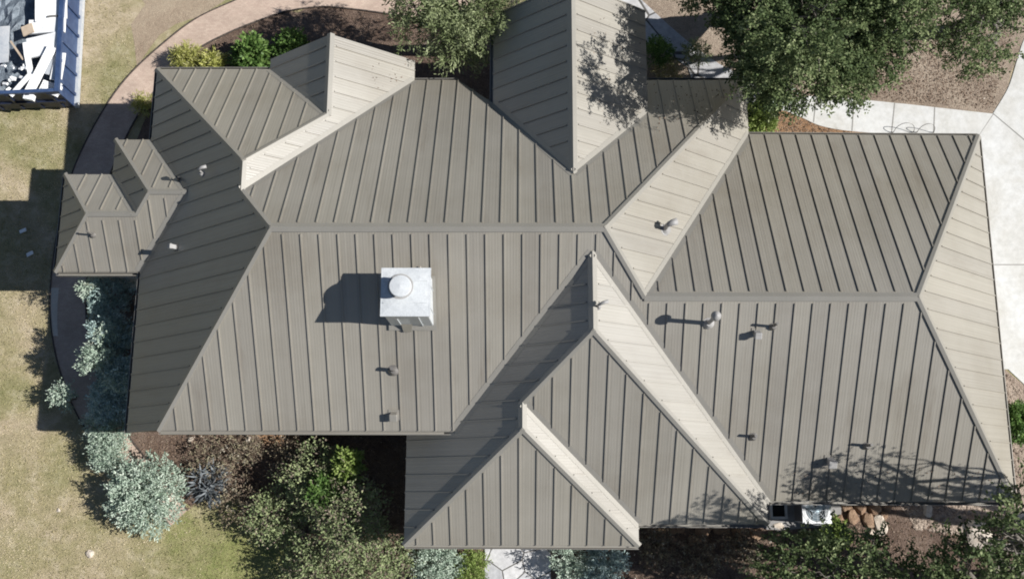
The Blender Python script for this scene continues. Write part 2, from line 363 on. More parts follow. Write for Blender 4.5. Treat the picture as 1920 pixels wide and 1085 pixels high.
# chimney: a white metal chase with a flat top and a low round cap
def chimney():
    p = at(764, 552, zz(4.5)); base = onplane('F', 770, 560)
    zt_ = zz(5.84)
    c1 = at(720, 507, zt_); c2 = at(804, 507, zt_); c3 = at(720, 589, zt_)
    wx = c2.x-c1.x; wy = c1.y-c3.y; cx = (c1.x+c2.x)/2; cy = (c1.y+c3.y)/2
    zb = hz('F', 0, cy-wy/2)-.2
    mb = MB(); mb.box((cx, cy, (zt_+zb)/2), (wx, wy, zt_-zb))
    o = mb.build('chimney', [M_GALV], house)
    bv = o.modifiers.new('b', 'BEVEL'); bv.width = .02; bv.segments = 2
    mb = MB(); mb.box((cx, cy, zt_+.018), (wx+.1, wy+.1, .035)); mb.box((cx, cy, zt_-.05), (wx+.07, wy+.07, .09))
    mb.add([(cx-wx/2, cy-wy/2, zt_+.037), (cx+wx/2, cy-wy/2, zt_+.037), (cx+wx/2, cy+wy/2, zt_+.037), (cx-wx/2, cy+wy/2, zt_+.037), (cx, cy, zt_+.07)], [(0,1,4),(1,2,4),(2,3,4),(3,0,4)])
    t = mb.build('chase_top', [M_GALV], o)
    mb = MB()
    for k_ in (-.25, .25):
        mb.box((cx+wx*k_, cy-wy/2-.008, (zt_+zb)/2), (.02, .016, zt_-zb-.2)); mb.box((cx+wx/2+.008, cy+wy*k_, (zt_+zb)/2), (.016, .02, zt_-zb-.2))
        mb.box((cx, cy+wy*k_, zt_+.052), (wx*.98, .014, .02))
    mb.build('sheet_seam', [M_GALV], o)
    mb = MB(); q = at(751, 537, zt_+.05); mb.lathe([(.275, 0), (.275, .012), (.2, .02)], (q.x, q.y, zt_+.055), 28); mb.build('sealant_ring', [M_VENT], o)
    q = at(751, 537, zt_+.3); mb = MB()
    mb.lathe([(.15, 0), (.15, .22), (.17, .22), (.17, .26), (.23, .265), (.235, .33), (.225, .34), (.01, .365)], (q.x, q.y, zt_+.03), 28)
    mb.build('flue_cap', [M_GALV], o)
    # flashing skirt and cricket flaps where it meets the roof
    mb = MB(); f = lambda x, y: (x, y, hz('F', 0, y)+.06)
    x0, x1, y0, y1 = cx-wx/2, cx+wx/2, cy-wy/2, cy+wy/2
    mb.add([f(x0-.05, y0-.1), f(x1+.07, y0-.1), f(x1+.07, y1+.06), f(x0-.05, y1+.08)], [(0,1,2,3)])
    mb.add([f(x0+.28, y0-.14), f(x0+.45, y0-.14), (x0+.5, y0, hz('F', 0, y0)+.25), (x0+.25, y0, hz('F', 0, y0)+.25)], [(0,1,2,3)])
    mb.add([f(x1-.25, y1+.26), f(x1-.1, y1+.05), (x1-.28, y1+.03, hz('F', 0, y1)+.3)], [(0,1,2)])
    mb.build('flashing', [M_CAP], o)
chimney()

# vents and pipes through the roof: parts of the house
def pipe(pl, u, v, h=.35, r=.04, style='pipe', m=None, label=None):
    b = onplane(pl, u, v); ax, p, c = PL[pl]; nr = Vector((-p, 0, 1) if ax == 'x' else (0, -p, 1)).normalized(); m = m or M_PIPE
    q = nr.to_track_quat('Z', 'Y').to_matrix()
    mb = MB(); mb.tube([b-Vector((0,0,.1)), b+Vector((0,0,h))], r, 14)
    o = mb.build('vent_pipe', [m], house)
    if label: o['label'] = label
    mb = MB(); mb.tube([b+nr*.004, b+nr*.03, b+nr*.05+Vector((0,0,.05))], [r*3.1, r*2.5, r*1.25], 16); mb.build('collar', [m], o)
    if style == 'cap':
        mb = MB(); mb.lathe([(r*1.0, h-.02), (r*2.3, h), (r*2.5, h+.05), (r*2.3, h+.11), (r*1.0, h+.17), (.005, h+.19)], b, 20); mb.build('rain_cap', [m], o, True)
    if style == 'hood':
        mb = MB(); mb.tube([b+Vector((0,0,h-.03)), b+Vector((0.02,0,h+.05)), b+Vector((.1,.03,h+.09)), b+Vector((.2,.06,h+.07))], [r, r*1.25, r*1.5, r*1.7], 14); mb.build('hood', [m], o, True)
    if style == 'cross':
        mb = MB(); mb.box(b+Vector((0,0,h)), (.34, .03, .03)); mb.build('strap', [m], o)
def boxvent(pl, u, v, s=.24, h=.2, m=None, label=None):
    b = onplane(pl, u, v); ax, p, c = PL[pl]; nr = Vector((-p, 0, 1) if ax == 'x' else (0, -p, 1)).normalized(); m = m or M_GALV
    X = Vector((1,0,0)) if ax == 'y' else Vector((0,1,0)); Y = nr.cross(X); rot = Matrix((X, Y, nr)).transposed()
    mb = MB(); mb.box(b+nr*.008, (s*1.4, s*1.4, .012), rot, 1); mb.box(b+nr*h*.5, (s*.8, s*.8, h), rot)
    o = mb.build('roof_vent', [m, M_CAP], house)
    if label: o['label'] = label
    mb = MB(); k = len(mb.v)
    mb.box(b+nr*(h+.03), (s, s, .07), rot); h_ = mb.build('hood', [m], o); bv = h_.modifiers.new('b', 'BEVEL'); bv.width = .02; bv.segments = 2
pipe('L', 380, 326, .3, .026, 'hood', M_VENT, 'small pale bent vent on the dark left slope')
boxvent('L', 330, 464, .13, .14, M_VENT, 'small pale square vent on the dark left slope')
pipe('F', 738, 694, .33, .045)
boxvent('F', 739, 777, .19, .14, M_CAP)
pipe('R1', 1247, 430, .38, .05, 'hood', M_VENT, 'stubby grey vent with bent hood on the sunlit slope')
pipe('Q', 1121, 575, .24, .025, 'hood', M_VENT)
pipe('F', 1328, 606, .85, .045, 'cap', M_VENT, 'tall pale flue pipe with round cap, casting the longest shadow')
boxvent('F', 1418, 623, .16, .18, M_VENT)
pipe('F', 1449, 612, .42, .03)
pipe('F', 1412, 818, .3, .034)
pipe('F', 1625, 835, .36, .034)
boxvent('F', 1556, 862, .2, .2, M_VENT)
pipe('SF', 175, 441, .4, .022)
pipe('SB2', 337, 338, .28, .022)

# ------------------------------------------------------------------ the ground
M_LAWN = mat('dry_lawn', (.3, .26, .13), .95)
def lawn():
    m = M_LAWN; L = m.node_tree.links
    n1 = noise_tex(m, .33, 5, .6, dist=.5); n2 = noise_tex(m, 2.6, 6, .68, dist=.3); n3 = noise_tex(m, 38, 4, .8); n4 = noise_tex(m, .8, 4, .6)
    r1 = ramp(m, [(.4, (.21, .215, .085)), (.5, (.34, .29, .165)), (.6, (.52, .41, .31))]); L.new(n1.outputs[0], r1.inputs[0])
    r2 = ramp(m, [(.32, (.2, .185, .085)), (.5, (.34, .29, .165)), (.66, (.52, .45, .32))]); L.new(n2.outputs[0], r2.inputs[0])
    c = mixc(m, .55, r1.outputs[0], r2.outputs[0])
    # greener turf in the lower middle
    g = N(m, 'ShaderNodeNewGeometry'); q = at(520, 1040)
    vm = N(m, 'ShaderNodeVectorMath', operation='DISTANCE'); vm.inputs[1].default_value = (q.x, q.y, 0); L.new(g.outputs['Position'], vm.inputs[0])
    ad = N(m, 'ShaderNodeMath', operation='MULTIPLY_ADD'); ad.inputs[1].default_value = -.16; L.new(vm.outputs['Value'], ad.inputs[0])
    a2 = N(m, 'ShaderNodeMath', operation='ADD'); L.new(n4.outputs[0], a2.inputs[0]); ad.inputs[2].default_value = .45; L.new(ad.outputs[0], a2.inputs[1])
    rg = ramp(m, [(.42, (0, 0, 0)), (.68, (.9, .9, .9))]); L.new(a2.outputs[0], rg.inputs[0])
    gr = ramp(m, [(.3, (.14, .17, .045)), (.6, (.25, .26, .09)), (.75, (.34, .31, .15))]); L.new(n2.outputs[0], gr.inputs[0])
    c = mixc(m, rg.outputs[0], c, gr.outputs[0])
    r3 = ramp(m, [(.3, (.6, .6, .58)), (.7, (1.2, 1.2, 1.18))]); L.new(n3.outputs[0], r3.inputs[0])
    c = mixc(m, 1, c, r3.outputs[0], 'MULTIPLY'); setc(m, c)
    a3 = N(m, 'ShaderNodeMath', operation='ADD'); L.new(n3.outputs[0], a3.inputs[0]); L.new(n2.outputs[0], a3.inputs[1]); bump(m, a3.outputs[0], .6, .05)
lawn()
M_MULCH = mottled('mulch', [(.09, .055, .038), (.17, .115, .085), (.27, .2, .155)], .9, 9, .95, .9, .06, 34, .45)
M_SOIL = mottled('bare_soil', [(.27, .2, .14), (.36, .28, .2), (.44, .36, .26)], .6, 6, .95, .7, .04, 40, .4)
M_GRAV = mottled('pink_gravel', [(.3, .22, .17), (.42, .33, .26), (.55, .45, .36)], 2, 14, .95, .9, .05, 50, .45)
M_CONC = mottled('pale_concrete', [(.53, .525, .505), (.57, .565, .545), (.6, .6, .585)], .35, 3, .85, .2, .006, 70, .1)
M_PAD = mottled('grey_pad', [(.2, .195, .185), (.26, .25, .24), (.31, .3, .29)], 2, 8, .9, .4, .01, 50, .2)
def stain_conc():
    m = M_CONC; L = m.node_tree.links; P = m.node_tree.nodes['Principled BSDF']; src = P.inputs['Base Color'].links[0].from_socket
    a = noise_tex(m, .55, 6, .68, dist=.8); ra = ramp(m, [(.42, (1, 1, 1)), (.62, (.86, .84, .8)), (.75, (.7, .67, .62))]); L.new(a.outputs[0], ra.inputs[0])
    b = noise_tex(m, 5, 5, .75); rb = ramp(m, [(.35, (.9, .9, .89)), (.6, (1.04, 1.04, 1.04))]); L.new(b.outputs[0], rb.inputs[0])
    c = mixc(m, 1, src, ra.outputs[0], 'MULTIPLY'); c = mixc(m, 1, c, rb.outputs[0], 'MULTIPLY'); setc(m, c)
stain_conc()
M_JOINT = mat('joint', (.25, .24, .22), .95)
M_EDGE = mottled('edging', [(.05, .042, .036), (.09, .07, .06), (.12, .1, .08)], 1, 9, .95, .4, .02, 30, .3)

def pavers():
    m = mat('paver', (.42, .34, .29), .9); L = m.node_tree.links; g = N(m, 'ShaderNodeNewGeometry')
    b = N(m, 'ShaderNodeTexBrick'); L.new(g.outputs['Position'], b.inputs['Vector']); b.inputs['Scale'].default_value = 4.4
    b.inputs['Color1'].default_value = (.43, .33, .27, 1); b.inputs['Color2'].default_value = (.5, .4, .325, 1); b.inputs['Mortar'].default_value = (.36, .29, .24, 1)
    b.inputs['Mortar Size'].default_value = .012; b.inputs['Bias'].default_value = -.2
    n = noise_tex(m, 1.3, 5, .6); r = ramp(m, [(.3, (.82, .8, .78)), (.7, (1.12, 1.1, 1.08))]); L.new(n.outputs[0], r.inputs[0])
    n3 = noise_tex(m, 30, 3, .7); r3 = ramp(m, [(.3, (.85,)*3), (.7, (1.1,)*3)]); L.new(n3.outputs[0], r3.inputs[0])
    c = mixc(m, 1, b.outputs['Color'], r.outputs[0], 'MULTIPLY'); c = mixc(m, 1, c, r3.outputs[0], 'MULTIPLY'); setc(m, c); bump(m, n3.outputs[0], .4, .01); return m
M_PAVER = pavers()
def flag(name, ca, cb, sc, seed):
    m = mat(name, ca, .85); L = m.node_tree.links; g = N(m, 'ShaderNodeNewGeometry')
    mp = N(m, 'ShaderNodeMapping'); mp.inputs['Location'].default_value = (seed, seed*.7, 0); L.new(g.outputs['Position'], mp.inputs[0])
    v = N(m, 'ShaderNodeTexVoronoi', feature='DISTANCE_TO_EDGE'); v.inputs['Scale'].default_value = sc; L.new(mp.outputs[0], v.inputs['Vector'])
    vc = N(m, 'ShaderNodeTexVoronoi'); vc.inputs['Scale'].default_value = sc; L.new(mp.outputs[0], vc.inputs['Vector'])
    r = ramp(m, [(.012, (.2, .19, .17)), (.03, (1, 1, 1))]); L.new(v.outputs['Distance'], r.inputs[0])
    rc = ramp(m, [(0, ca), (1, cb)]); sp = N(m, 'ShaderNodeSeparateColor'); L.new(vc.outputs['Color'], sp.inputs[0]); L.new(sp.outputs[0], rc.inputs[0])
    n3 = noise_tex(m, 7, 6, .7); r3 = ramp(m, [(.3, (.72,)*3), (.7, (1.15,)*3)]); L.new(n3.outputs[0], r3.inputs[0])
    c = mixc(m, 1, rc.outputs[0], r3.outputs[0], 'MULTIPLY'); c = mixc(m, 1, c, r.outputs[0], 'MULTIPLY'); setc(m, c); bump(m, r.outputs[0], .5, .02); return m
M_FLAG = flag('flagstone', (.42, .42, .43), (.58, .57, .56), 1.5, 4.1)
M_PATIO = flag('patio_stone', (.36, .355, .36), (.5, .49, .48), .85, 1.3)

def sheet(name, pts, z, m, kind='structure', jag=0, th=0, step=.5):
    """ground sheet through world points, edges optionally ragged"""
    P = []
    n = len(pts)
    for i in range(n):
        a = Vector(pts[i]).to_2d(); b = Vector(pts[(i+1) % n]).to_2d(); k = max(1, int((b-a).length/step)) if jag else 1
        for j in range(k):
            q = a+(b-a)*j/k
            if jag:
                q = q+Vector((noise.noise(Vector((q.x*1.1, q.y*1.1, 3))), noise.noise(Vector((q.x*1.1, q.y*1.1, 9)))))*jag
                q += Vector((random.uniform(-1, 1), random.uniform(-1, 1)))*jag*.2
            P.append((q.x, q.y, z))
    bm = bmesh.new(); vs = [bm.verts.new(p) for p in P]; f = bm.faces.new(vs)
    if f.normal.z < 0: f.normal_flip()
    if th:
        r = bmesh.ops.extrude_face_region(bm, geom=[f]); bmesh.ops.translate(bm, vec=(0, 0, -th), verts=[v for v in r['geom'] if isinstance(v, bmesh.types.BMVert)])
        bmesh.ops.recalc_face_normals(bm, faces=bm.faces[:])
    bmesh.ops.triangulate(bm, faces=[f_ for f_ in bm.faces if len(f_.verts) > 4])
    me = bpy.data.meshes.new(name); bm.to_mesh(me); bm.free(); me.materials.append(m)
    o = put(bpy.data.objects.new(name, me)); o['kind'] = kind; return o
def px(lst, z=0): return [at(u, v, z) for u, v in lst]
def smooth(pts, k=6):
    """Catmull-Rom through pixel points"""
    out = []; n = len(pts); P = [Vector(p) for p in pts]
    for i in range(n-1):
        p0, p1, p2, p3 = P[max(i-1, 0)], P[i], P[i+1], P[min(i+2, n-1)]
        for j in range(k):
            t = j/k; out.append(.5*((2*p1)+(p2-p0)*t+(2*p0-5*p1+4*p2-p3)*t*t+(3*p1-p0-3*p2+p3)*t**3))
    out.append(P[-1]); return [tuple(q) for q in out]
random.seed(11)
g = meshobj('ground', [(-400,-400,0),(400,-400,0),(400,400,0),(-400,400,0)], [(0,1,2,3)], M_LAWN); g['kind'] = 'structure'
OUT = smooth([(900,-75),(760,-62),(600,-52),(500,-25),(445,0),(368,36),(300,88),(240,145),(196,205),(160,270),(133,335),(112,420),(98,510),(96,600),(112,690),(150,785),(205,850),(262,915),(320,985)])
INN = smooth([(900,60),(757,32),(660,18),(600,14),(540,22),(490,38),(430,62),(370,94),(318,140),(270,200),(235,262),(205,335),(180,420),(165,510),(163,600),(176,680),(205,760),(245,822),(292,880),(352,955)])
sheet('bare_soil', px([(250,-60),(560,-80),(470,-10),(380,20),(300,78),(255,125),(246,80),(262,20)]), .004, M_SOIL, jag=.5)
sheet('mulch_bed', px([(352,955),(300,890),(250,830),(215,770),(195,700),(180,600),(185,500),(220,400),(260,262),(300,150),(400,70),(520,20),(660,8),(760,25),(930,60),(1150,60),(1300,300),(900,500),(900,700),(780,820),(780,1180),(600,1190),(570,1060),(552,985),(500,950),(440,930),(395,925)]), .004, M_MULCH, jag=.22)
M_PINE = mottled('pine_straw', [(.22,.12,.06),(.34,.2,.11),(.42,.27,.16)], 1, 9, .95, .8, .05, 40, .4)
random.seed(4); sheet('pine_straw', px([(470,800),(562,800),(566,838),(520,846),(486,828)]), .009, M_PINE, jag=.1)
sheet('brick_path', px(OUT+INN[::-1]), .03, M_PAVER, th=.06)
def edging(line, name='path_edging', off=0):
    P = px(line); mb = MB()
    for a, b in zip(P, P[1:]):
        d = (b-a); L_ = d.length; d.normalize(); nn = Vector((-d.y, d.x, 0))
        mb.box((a+b)/2+Vector((0,0,.015)), (L_+.02, .035, .07), Matrix((d, nn, Vector((0,0,1)))).transposed())
    return mb.build(name, [M_EDGE])
e = edging(OUT); tag(e, 'dark low edging strip along the outer curve of the pinkish path beside the lawn', 'edging')
e = edging(INN); tag(e, 'dark low edging strip along the inner curve of the pinkish path beside the mulch', 'edging')
# sunlit outer strip of the path, its light put into a paler colour
o_ = [p for p in OUT if 525 < p[1] < 640]; i_ = [(u+17-(v-525)*.06, v) for u, v in o_]
sheet('sunlit_path_strip', px(o_+i_[::-1]), .036, mottled('sunlit_paver', [(.5,.45,.38),(.58,.52,.44),(.64,.58,.5)], 1, 6, .9, .2, .01, 40, .1))
# right side: driveway, sidewalk, beds
sheet('oak_bed', px([(1150,-150),(2100,-150),(2000,-40),(1925,60),(1907,110),(1890,165),(1862,213),(1780,204),(1700,196),(1600,190),(1540,182),(1440,200),(1250,330),(1200,120)]), .004, mottled('oak_litter', [(.22,.165,.12),(.34,.265,.2),(.46,.38,.29)], .8, 8, .95, .8, .05, 36, .45), jag=.1)
DR = smooth([(2200,-200),(2010,-60),(1928,60),(1908,110),(1890,165),(1861,214)])
sheet('driveway', px(DR+[(1836,252),(1700,300),(1700,690),(1890,692),(1925,725),(2400,760),(2400,-200)]), .02, M_CONC, th=.05)
SWU = smooth([(1861,214),(1780,205),(1700,196),(1600,186),(1550,180),(1500,182),(1430,186),(1350,140),(1280,86),(1206,4),(1120,-80)])
SWL = smooth([(1000,-80),(1080,20),(1160,100),(1240,150),(1330,200),(1410,212),(1462,207),(1500,220),(1540,237),(1600,247),(1700,252),(1836,252)])
cut = [p for p in SWU if p[0] >= 1460]; cutl = [p for p in SWL if p[0] >= 1455]
sheet('mulch_strip', px([(1380,205),(1462,203),(1545,235),(1660,250),(1660,300),(1380,300)]), .012, M_PINE, jag=.05)
sheet('sidewalk', px(cut+cutl), .026, M_CONC, th=.05)
PT = [(1120,-80),(1206,4),(1250,45),(1300,88),(1350,122),(1402,148),(1460,185),(1455,210),(1395,230),(1330,215),(1300,160),(1290,128),(1258,104),(1222,84),(1190,70),(1100,20)]
sheet('stone_patio', px(PT), .03, M_PATIO, th=.06)
sheet('south_bed', px([(1000,960),(1180,1000),(1440,900),(1900,900),(1885,700),(1925,735),(2200,760),(2200,1350),(780,1350),(780,1000)]), .006, M_MULCH, jag=.1)
sheet('gravel_strip', px([(1880,690),(1925,728),(2150,760),(2150,1010),(1890,1010),(1860,960),(1800,1000),(1720,985),(1688,945),(1690,900),(1870,900)]), .01, M_GRAV, jag=.2)
ent = px([(910,990),(1032,990),(1034,1400),(905,1400)]); sheet('stone_walkway', ent, .05, M_FLAG, th=.08)
def joint(a, b, z=.0245, wd=.014):
    A, B = at(*a), at(*b); d = (B-A).normalized(); nn = Vector((-d.y, d.x, 0))*wd; A.z = B.z = z
    return [A-nn, B-nn, B+nn, A+nn]
mb = MB()
for a, b in (((1862,214),(2000,330)), ((1862,214),(1836,252)), ((1700,497),(2300,495))): mb.add(joint(a, b), [(0,1,2,3)])
j = mb.build('driveway_joints', [M_JOINT]); j['kind'] = 'structure'
mb = MB()
for a, b in (((1601,187),(1597,246)), ((1677,194),(1671,251)), ((1752,202),(1750,252)), ((1530,183),(1525,230))): mb.add(joint(a, b, .0305), [(0,1,2,3)])
j = mb.build('sidewalk_joints', [M_JOINT]); j['kind'] = 'structure'

# ------------------------------------------------------------------ foliage
def leaf_mat(name, stops, rough=.6, trans=.25):
    m = mat(name, stops[1][1], rough, 0, .12); L = m.node_tree.links
    a = N(m, 'ShaderNodeAttribute'); a.attribute_name = 'tint'
    r = ramp(m, stops); L.new(a.outputs['Fac'], r.inputs[0]); setc(m, r.outputs[0])
    t = N(m, 'ShaderNodeBsdfTranslucent'); L.new(r.outputs[0], t.inputs[0]); mx = N(m, 'ShaderNodeMixShader'); mx.inputs[0].default_value = trans
    out = m.node_tree.nodes['Material Output']; L.new(m.node_tree.nodes['Principled BSDF'].outputs[0], mx.inputs[1]); L.new(t.outputs[0], mx.inputs[2]); L.new(mx.outputs[0], out.inputs[0]); return m
M_OAK = leaf_mat('oak_leaf', [(0, (.035, .05, .022)), (.4, (.08, .115, .045)), (.75, (.165, .205, .09)), (1, (.34, .38, .2))])
M_FEATH = leaf_mat('feathery_leaf', [(0, (.1, .13, .05)), (.5, (.21, .25, .12)), (1, (.38, .42, .24))])
M_SILV = leaf_mat('silver_leaf', [(0, (.17, .23, .17)), (.5, (.35, .43, .34)), (1, (.58, .64, .54))], .7, .12)
M_TEAL = leaf_mat('teal_leaf', [(0, (.14, .2, .18)), (.6, (.33, .43, .41)), (1, (.6, .7, .66))], .7, .12)
M_LIME = leaf_mat('lime_leaf', [(0, (.12, .17, .04)), (.5, (.22, .3, .08)), (1, (.38, .44, .17))], .5, .35)
M_YEL = leaf_mat('yellow_leaf', [(0, (.22, .24, .06)), (.5, (.42, .42, .12)), (1, (.6, .58, .3))], .5, .35)
M_GRN = leaf_mat('green_leaf', [(0, (.04, .08, .02)), (.5, (.095, .17, .045)), (1, (.22, .33, .1))], .4, .3)
M_TWIG = leaf_mat('twiggy_leaf', [(0, (.13, .11, .08)), (.25, (.28, .225, .18)), (.45, (.17, .22, .1)), (1, (.38, .42, .22))], .8, .2)
M_DUSK = leaf_mat('dusty_leaf', [(0, (.07, .08, .085)), (.5, (.15, .165, .175)), (1, (.28, .3, .31))], .8, .1)
M_STRAW = leaf_mat('straw', [(0, (.19, .19, .07)), (.5, (.38, .33, .18)), (1, (.62, .53, .38))], .9, .2)
M_LITT = leaf_mat('litter', [(0, (.08, .05, .035)), (.45, (.2, .14, .1)), (.8, (.36, .28, .21)), (1, (.6, .55, .48))], .9, .05)
M_BARK = mottled('bark', [(.1, .085, .07), (.16, .14, .12), (.23, .21, .18)], 2, 12, .95, .8, .03, 40, .3)
M_STEM = mottled('stem', [(.14, .11, .08), (.2, .17, .13), (.27, .24, .19)], 2, 12, .95, .5, .02, 40, .3)

def leaves(name, pos, dirs, ln, wd, tint, m, parent=None, rng=None):
    """one bent leaf (a folded diamond) per row; pos (n,3) base, dirs (n,3) pointing, arrays ln, wd"""
    n = len(pos); up = rng.normal(size=(n, 3))*.55+np.array([0, 0, 1.]); d = dirs/np.linalg.norm(dirs, axis=1, keepdims=True)
    side = np.cross(d, up); side /= np.linalg.norm(side, axis=1, keepdims=True)+1e-9; nn = np.cross(side, d)
    ln = ln[:, None]; wd = wd[:, None]
    v = np.stack([pos, pos+d*ln*.5+side*wd*.5-nn*wd*.12, pos+d*ln-nn*ln*.15, pos+d*ln*.5-side*wd*.5-nn*wd*.12], 1).reshape(-1, 3)
    me = bpy.data.meshes.new(name); me.vertices.add(4*n); me.loops.add(4*n); me.polygons.add(n)
    me.vertices.foreach_set('co', v.ravel()); me.loops.foreach_set('vertex_index', np.arange(4*n, dtype=np.int32))
    me.polygons.foreach_set('loop_start', np.arange(0, 4*n, 4, dtype=np.int32)); me.polygons.foreach_set('loop_total', np.full(n, 4, dtype=np.int32))
    at_ = me.attributes.new('tint', 'FLOAT', 'POINT'); at_.data.foreach_set('value', np.repeat(np.clip(tint, 0, 1), 4).astype(np.float32))
    me.materials.append(m); me.update(); me.validate()
    return put(bpy.data.objects.new(name, me), parent)
def sprigs(rng, centers, cdirs, k, sl, ll, lw, spread=.55, droop=0.0, tv=.18, tb=None):
    """k leaves along a short twig from every centre; tint shared per twig with small scatter"""
    n = len(centers); cd_ = cdirs/np.linalg.norm(cdirs, axis=1, keepdims=True)
    t = rng.random((n, k, 1)); base = centers[:, None, :]+cd_[:, None, :]*t*sl+rng.normal(size=(n, k, 3))*sl*.13
    base[..., 2] -= droop*t[..., 0]**2*sl
    d = cd_[:, None, :]*.8+rng.normal(size=(n, k, 3))*spread
    tint = (rng.normal(.5, .2, (n, 1)) if tb is None else tb[:, None])+rng.normal(0, tv, (n, k))
    return base.reshape(-1, 3), d.reshape(-1, 3), rng.uniform(.6, 1.3, n*k)*ll, rng.uniform(.7, 1.2, n*k)*lw, tint.reshape(-1)
def limb(mb, a, b, r0, r1, rng, wob=.12, n=6):
    a, b = Vector(a), Vector(b); L_ = (b-a).length; pts = []
    for i in range(n+1):
        t = i/n; p = a.lerp(b, t)+Vector(rng.normal(size=3))*wob*L_*.35*math.sin(math.pi*t)
        p.z += math.sin(math.pi*t)*L_*.07; pts.append(p)
    mb.tube(pts, [r0+(r1-r0)*i/n for i in range(n+1)], 7, False); return pts
def tree(name, label, cat, base, blobs, mat_, seed, th=1.6, tr=.22, dens=26, k=16, sl=.34, ll=.1, lw=.055, twigs=5, group=None, droop=.1, shell=.45, flat=.7, bark=None):
    """blobs: (world centre, radius). Limbs run from the trunk to every blob and fork inside it; sprigs fill each blob unevenly"""
    rng = np.random.default_rng(seed); base = Vector(base); root = empty(name, base, label, cat, group)
    mb = MB(); fork = Vector((0, 0, th)); lean = Vector((rng.normal()*.1, rng.normal()*.1, 0))
    mb.tube([(0,0,-.1), (0,0,.12), lean*.5+Vector((0,0,th*.5)), fork+lean], [tr*1.5, tr*1.1, tr*.9, tr*.8], 10)
    P = []; D = []; T = []
    for c, r in blobs:
        c = Vector(c)-base
        pts = limb(mb, fork+lean, c-Vector((0,0,r*.25)), tr*.55, tr*.16, rng)
        tw = []
        for q in range(twigs):
            v = Vector(rng.normal(size=3)); v.z = abs(v.z)*.5-.1; v.normalize(); e = c+v*r*rng.uniform(.7, 1.0)
            s0 = pts[-2 if q % 2 else -3]; limb(mb, s0, e, tr*.13, tr*.03, rng, .2, 5); tw.append(e)
        n = max(12, int(dens*r*r*4)); u = rng.normal(size=(n*3, 3)); u /= np.linalg.norm(u, axis=1, keepdims=True)
        rad = r*(shell+(1-shell)*rng.random(n*3)**.6)*rng.uniform(.82, 1.12, n*3)
        p = np.array(c)+u*rad[:, None]*np.array([1, 1, flat])
        # gaps: drop what falls in the low cells of a 3-D noise
        keep = np.array([noise.noise(Vector(q)*(1.5/max(r, .5)) + Vector((seed, 0, 0))) + .35*noise.noise(Vector(q)*3.1) > -.1 for q in p], dtype=bool)
        p = p[keep][:n]; u = u[keep][:n]
        P.append(p); D.append(u*1.0+rng.normal(size=u.shape)*.5+np.array([0, 0, .25]))
        T.append(np.array([.5+.42*noise.noise(Vector(q)*1.3+Vector((0, seed, 0))) for q in p])+rng.normal(0, .12, len(p)))
    P = np.concatenate(P); D = np.concatenate(D); T = np.concatenate(T)
    a = sprigs(rng, P, D, k, sl, ll, lw, droop=droop, tb=T)
    mb.build('trunk', [bark or M_BARK], root, True)
    leaves('crown', *a, mat_, root, rng)
    return root
def bpx(lst): return [(at(u, v, z), r) for u, v, z, r in lst]
def shrub(name, label, cat, u, v, z, r, mat_, seed, n=420, k=14, sl=.22, ll=.07, lw=.03, h=None, group=None, lobes=5, stems=9, spread=.5, up=.35):
    """bush: forked stems from the ground and sprigs over several overlapping lobes; (u, v) is where the middle of its top shows, at height z"""
    rng = np.random.default_rng(seed); c = at(u, v, z*.6); base = Vector((c.x, c.y, 0)); root = empty(name, base, label, cat, group)
    h = h or z; L_ = [(Vector((0, 0, h*.55)), r*.72)]
    for i in range(lobes):
        t = 2*math.pi*(i+rng.random()*.6)/lobes; L_.append((Vector((math.cos(t)*r*.55, math.sin(t)*r*.55, h*rng.uniform(.35, .7))), r*rng.uniform(.38, .55)))
    mb = MB()
    for i in range(stems):
        t = 2*math.pi*i/stems+rng.random(); e = Vector((math.cos(t)*r*.75, math.sin(t)*r*.75, h*rng.uniform(.5, .85)))*rng.uniform(.7, 1)
        limb(mb, (math.cos(t)*.04, math.sin(t)*.04, -.03), e, .022, .006, rng, .25, 5)
    P = []; D = []; T = []
    tot = sum(q[1]**2 for q in L_)
    for c_, rr in L_:
        m_ = int(n*rr*rr/tot); u_ = rng.normal(size=(m_, 3)); u_[:, 2] = np.abs(u_[:, 2])*.9-.15; u_ /= np.linalg.norm(u_, axis=1, keepdims=True)
        q = np.array(c_)+u_*(rr*(.5+.5*rng.random(m_)**.5))[:, None]*np.array([1, 1, min(1.2, h*.5/rr)]); q[:, 2] = np.maximum(q[:, 2], .04)
        P.append(q); D.append(u_+np.array([0, 0, up])+rng.normal(size=u_.shape)*.3); T.append(rng.normal(rng.uniform(.4, .6), .17, m_))
    a = sprigs(rng, np.concatenate(P), np.concatenate(D), k, sl, ll, lw, spread, tb=np.concatenate(T))
    mb.build('stem', [M_STEM], root, True); leaves('foliage', *a, mat_, root, rng); return root
#@@PART2
SUNK = SUN/SUN.z
